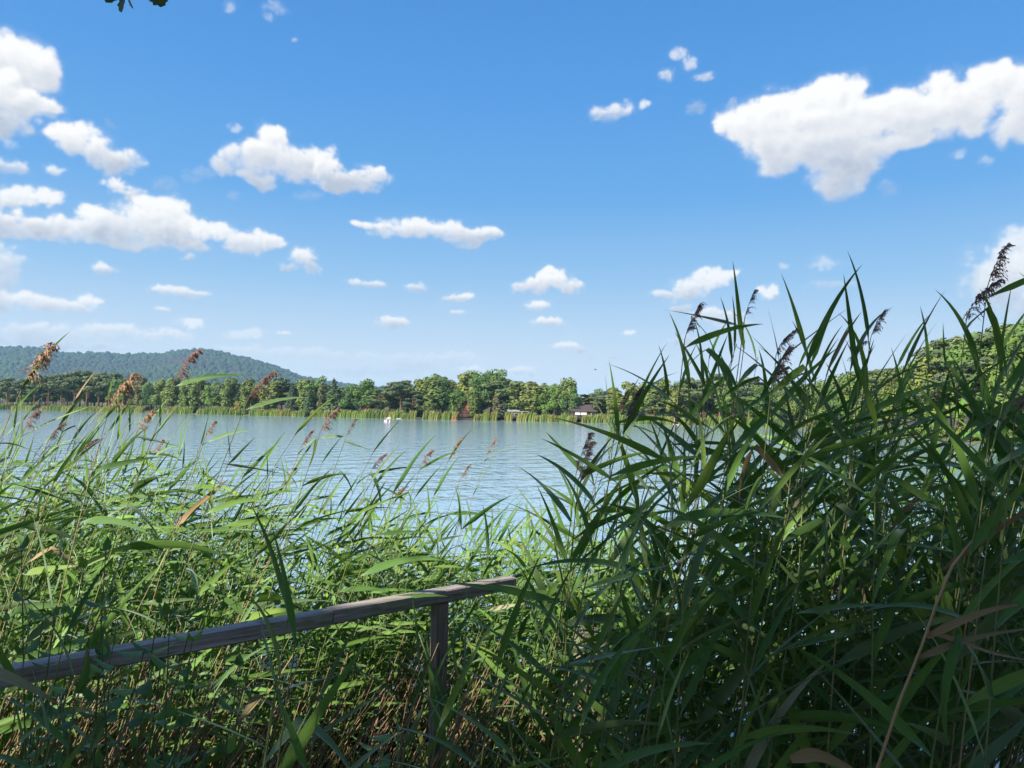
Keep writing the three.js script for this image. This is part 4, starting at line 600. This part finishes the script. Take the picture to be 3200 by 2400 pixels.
// ---------------------------------------------------------------- nettles and bindweed by the left end of the handrail
function toothed(w, teeth, heart) {
  const pos = [0, 0, 0], uv = [0.5, 0], idx = [], n = teeth * 2; const prof = (s) => w * Math.pow(Math.sin(Math.PI * Math.pow(s, heart ? 0.5 : 0.62)), heart ? 0.7 : 0.9);
  for (let i = 0; i <= n; i++) { const s = i / n, k = prof(s) * (i % 2 ? 1.1 : 0.9), d = -0.22 * s * s; pos.push(-k, s, d + k * 0.3, 0, s, d, k, s, d + k * 0.3); uv.push(0.1, s, 0.5, s, 0.9, s); if (i) { const b = 1 + (i - 1) * 3; for (const q of [0, 1]) idx.push(b + q, b + q + 1, b + q + 3, b + q + 3, b + q + 1, b + q + 4); } }
  return geo(pos, idx, uv);
}
{
  const nettle = toothed(0.28, 9, false), heart = toothed(0.42, 4, true), mats = [leafMat(0.065, 0.165, 0.014), leafMat(0.085, 0.19, 0.018), leafMat(0.05, 0.13, 0.015), leafMat(0.15, 0.27, 0.02)], stem = plain(0.1, 0.13, 0.04), r = rng(314);
  for (let i = 0; i < 20; i++) {
    const px = lerp(-80, 640, Math.pow(r(), 0.9)), d = lerp(2.1, 3.1, r()), py = lerp(1700, 2080, r()), tip = at(px, py, d), x = tip.x - 0.12 * r(), y = footY(x, -d), t = thing('stinging_nettle', 'leafy green nettle with toothed leaves beside the left end of the handrail', 'nettle', V(x, y, tip.z), 'nettles at the left end of the handrail');
    t.rotation.z = (r() - 0.5) * 0.24; const pts = stemPoints(V(0, -0.03, 0), tip.sub(t.position), 5, 1.4); part('stem', tube(pts, [0.004, 0.0038, 0.0034, 0.003, 0.0024, 0.0015], 5), stem, t);
    const n = 7; for (let k = 0; k < n; k++) for (const s of [0, 1]) { const [p] = along(pts, lerp(0.35, 1, k / (n - 1))), m = part('leaf', nettle, pick(r, mats), t), a = k * 1.57 + s * Math.PI + (r() - 0.5) * 0.4; m.position.copy(p); m.rotation.set(0.6 + 1.1 * r(), a, (r() - 0.5) * 0.9, 'YXZ'); m.scale.setScalar((0.05 + 0.035 * r()) * (k === n - 1 ? 0.6 : 1)); }
  }
  for (const [px, py, d] of [[420, 2030, 2.15], [330, 2080, 2.2], [250, 1990, 2.3], [560, 1990, 2.45], [180, 2150, 2.1], [390, 2150, 2.2], [1130, 2330, 2.0], [1190, 2290, 2.1]]) {
    const tip = at(px, py, d), x = tip.x - 0.05, y = footY(x, -d), near = px > 1000, t = thing('bindweed', near ? 'thin bindweed shoot with pointed leaves below the handrail post' : 'climbing bindweed with heart shaped leaves on the left handrail', 'bindweed', V(x, y, tip.z), near ? 'bindweed shoots below the handrail post' : 'bindweed on the left handrail'), pts = [];
    for (let k = 0; k <= 10; k++) { const s = k / 10; pts.push(V(lerp(0, tip.x - x, s) + Math.cos(k * 1.9) * 0.03, lerp(-0.02, tip.y - y, s), Math.sin(k * 1.9) * 0.03)); }
    part('stem', tube(pts, pts.map(() => 0.0022), 4), stem, t);
    for (let k = 3; k <= 10; k++) { const m = part('leaf', heart, pick(r, mats), t); m.position.copy(pts[k]); m.rotation.set(1.1 + 0.7 * r(), k * 2.4, 0, 'YXZ'); m.scale.setScalar(0.045 + 0.03 * r()); }
    if (px === 180) { const f = part('flower', new THREE.LatheGeometry([[0.002, 0], [0.005, 0.02], [0.012, 0.036], [0.03, 0.046]].map(([a, b]) => new THREE.Vector2(a, b)), 14), leafMat(0.75, 0.74, 0.72), t); f.position.copy(pts[8]).add(V(0.03, 0, 0.05)); f.rotation.set(0.9, 0, -0.4); }
  }
}
// ---------------------------------------------------------------- the oak whose crown shades this bank; a few of its leaves hang into view
{
  const r = rng(777), foot = V(-5.6, landHeight(-5.6, 5.6) - 0.1, 5.6), oak = thing('oak_tree', 'big oak leaning over the bank, a few lobed leaves hanging into view', 'tree', foot), bark = plain(0.13, 0.1, 0.075, { map: barkMap, bumpMap: barkMap, bumpScale: 0.02 });
  const rel = (x, y, z) => V(x, y, z).sub(foot), fork = rel(-5.5, 4.3, 5.2), topmost = rel(-5.4, 10.5, 4.4);
  part('trunk', tube([V(0, -0.2, 0), V(0.02, 0.4, 0), V(0.05, 1.6, -0.1), fork, rel(-5.5, 7, 4.8), topmost], [0.5, 0.38, 0.3, 0.26, 0.16, 0.04], 12, 0.7), bark, oak);
  const out = new THREE.Shape(); [[0, 0], [0.05, 0.12], [0.19, 0.2], [0.16, 0.32], [0.3, 0.42], [0.22, 0.55], [0.32, 0.68], [0.2, 0.78], [0.2, 0.9], [0, 1]].forEach(([x, y], i) => i ? out.lineTo(x, y) : out.moveTo(x, y)); [[-0.2, 0.9], [-0.22, 0.78], [-0.31, 0.66], [-0.2, 0.54], [-0.29, 0.4], [-0.15, 0.3], [-0.18, 0.18], [-0.05, 0.1]].forEach(([x, y]) => out.lineTo(x, y)); out.closePath();
  const leaf = new THREE.ShapeGeometry(out); { const p = leaf.attributes.position; for (let i = 0; i < p.count; i++) p.setZ(i, Math.abs(p.getX(i)) * 0.25 - 0.15 * p.getY(i) ** 2); leaf.computeVertexNormals(); }
  const mat = leafMat(0.06, 0.115, 0.025, { clearcoat: 0.3 }), clumps = [];
  for (let i = 0; i < 43; i++) { const u = r() * 2 - 1, a = r() * 6.283, q = Math.sqrt(1 - u * u), k = Math.cbrt(r()); clumps.push([V(-5.2 + q * Math.cos(a) * 2.2 * k, 7.9 + u * 1.9 * k, 3.5 + q * Math.sin(a) * 2.1 * k), 0.5 + 0.35 * r()]); }
  for (let i = 0; i < 10; i++) clumps.push([V(-4.6 + 1.6 * r(), 6.8 + 1.6 * r(), 2.8 + 1.4 * r()), 0.5]);
  for (let i = 0; i < 15; i++) { const a = r() * 6.283, q = Math.sqrt(r()); clumps.push([V(-6.6 + q * Math.cos(a) * 1.0, 5.4 + (r() - 0.5) * 1.2, 1.7 + q * Math.sin(a) * 0.8), 0.36 + 0.15 * r()]); }  // extra out-of-view clumps, added to shade the bank under the left handrail
  const twigTip = at(440, -60, 3.0); for (const s of [0.55, 0.95]) clumps.push([twigTip.clone().addScaledVector(SUN, s), 0.36]);  // two clumps added sunward of the twig, so its hanging leaves stay shaded
  const limbPts = [fork.clone(), rel(-4.6, 5.6, 3), rel(-3.4, 5.9, 0.4), rel(-2.1, 5.0, -2.3), twigTip.clone().add(V(-0.15, 0.25, 0)).sub(foot)];
  part('branch', tube(limbPts, [0.14, 0.1, 0.06, 0.025, 0.008], 7), bark, oak);
  for (const [c] of clumps) { const e = c.clone().sub(foot); if (r() < 0.6) part('branch', tube([fork.clone().lerp(topmost, 0.7 * r()), fork.clone().lerp(e, 0.55).add(V(0, 0.3, 0)), e], [0.07, 0.045, 0.012], 5), bark, oak); }
  const per = 420, im = new THREE.InstancedMesh(leaf, mat, clumps.length * per), X = new THREE.Matrix4(), Q = new THREE.Quaternion(); im.name = 'crown'; im.userData.kind = 'stuff'; let k = 0;
  for (const [c, s] of clumps) for (let i = 0; i < per; i++) { const u = r() * 2 - 1, a = r() * 6.283, q = Math.sqrt(1 - u * u), w = s * Math.cbrt(r()); Q.setFromEuler(new THREE.Euler(r() * 6.28, r() * 6.28, r() * 6.28)); const z = 0.1 + 0.06 * r(); im.setMatrixAt(k++, X.compose(V(c.x + q * Math.cos(a) * w, c.y + u * w * 0.8, c.z + q * Math.sin(a) * w).sub(foot), Q, V(z, z, z))); }
  oak.add(im);
  for (const [px, py, depth, sc, rx, ry, rz] of [[398, -32, 3, 0.1, 0.2, 0.6, 3.0], [400, -18, 3.02, 0.055, -0.5, 0.9, 2.9], [455, -30, 3, 0.115, 0.3, 0.3, -2.0], [448, -44, 2.98, 0.1, -0.4, 0.5, -2.5], [380, -40, 3, 0.1, 0.5, -0.2, 2.6]]) { const m = part('leaf', leaf, mat, oak); m.position.copy(at(px, py, depth).sub(foot)); m.rotation.set(rx, ry, rz, 'ZYX'); m.scale.setScalar(sc); }
  const tw = twigTip.clone().add(V(-0.15, 0.25, 0)).sub(foot); part('twig', tube([tw, at(420, -60, 3).sub(foot), at(400, -38, 3).sub(foot)], [0.006, 0.003, 0.0015], 5), bark, oak);
}
// ---------------------------------------------------------------- unseen trees added behind the camera to cut the sky light on the near reeds
for (const [x, z, h, i] of [[5, 7.5, 12, 0], [0, 11, 12.5, 1], [11, 7, 11.5, 1]]) tree('broadleaf', x, z, h, 0.95, 'unseen broadleaf tree added behind this bank to block sky light', 'unseen trees added behind this bank to block sky light', { shape: FINE.broadleaf[i] });
scene.traverse((o) => { if (o.isMesh) { o.castShadow = o.receiveShadow = true; } });
renderer.setSize(1024, 768);
renderer.render(scene, camera);
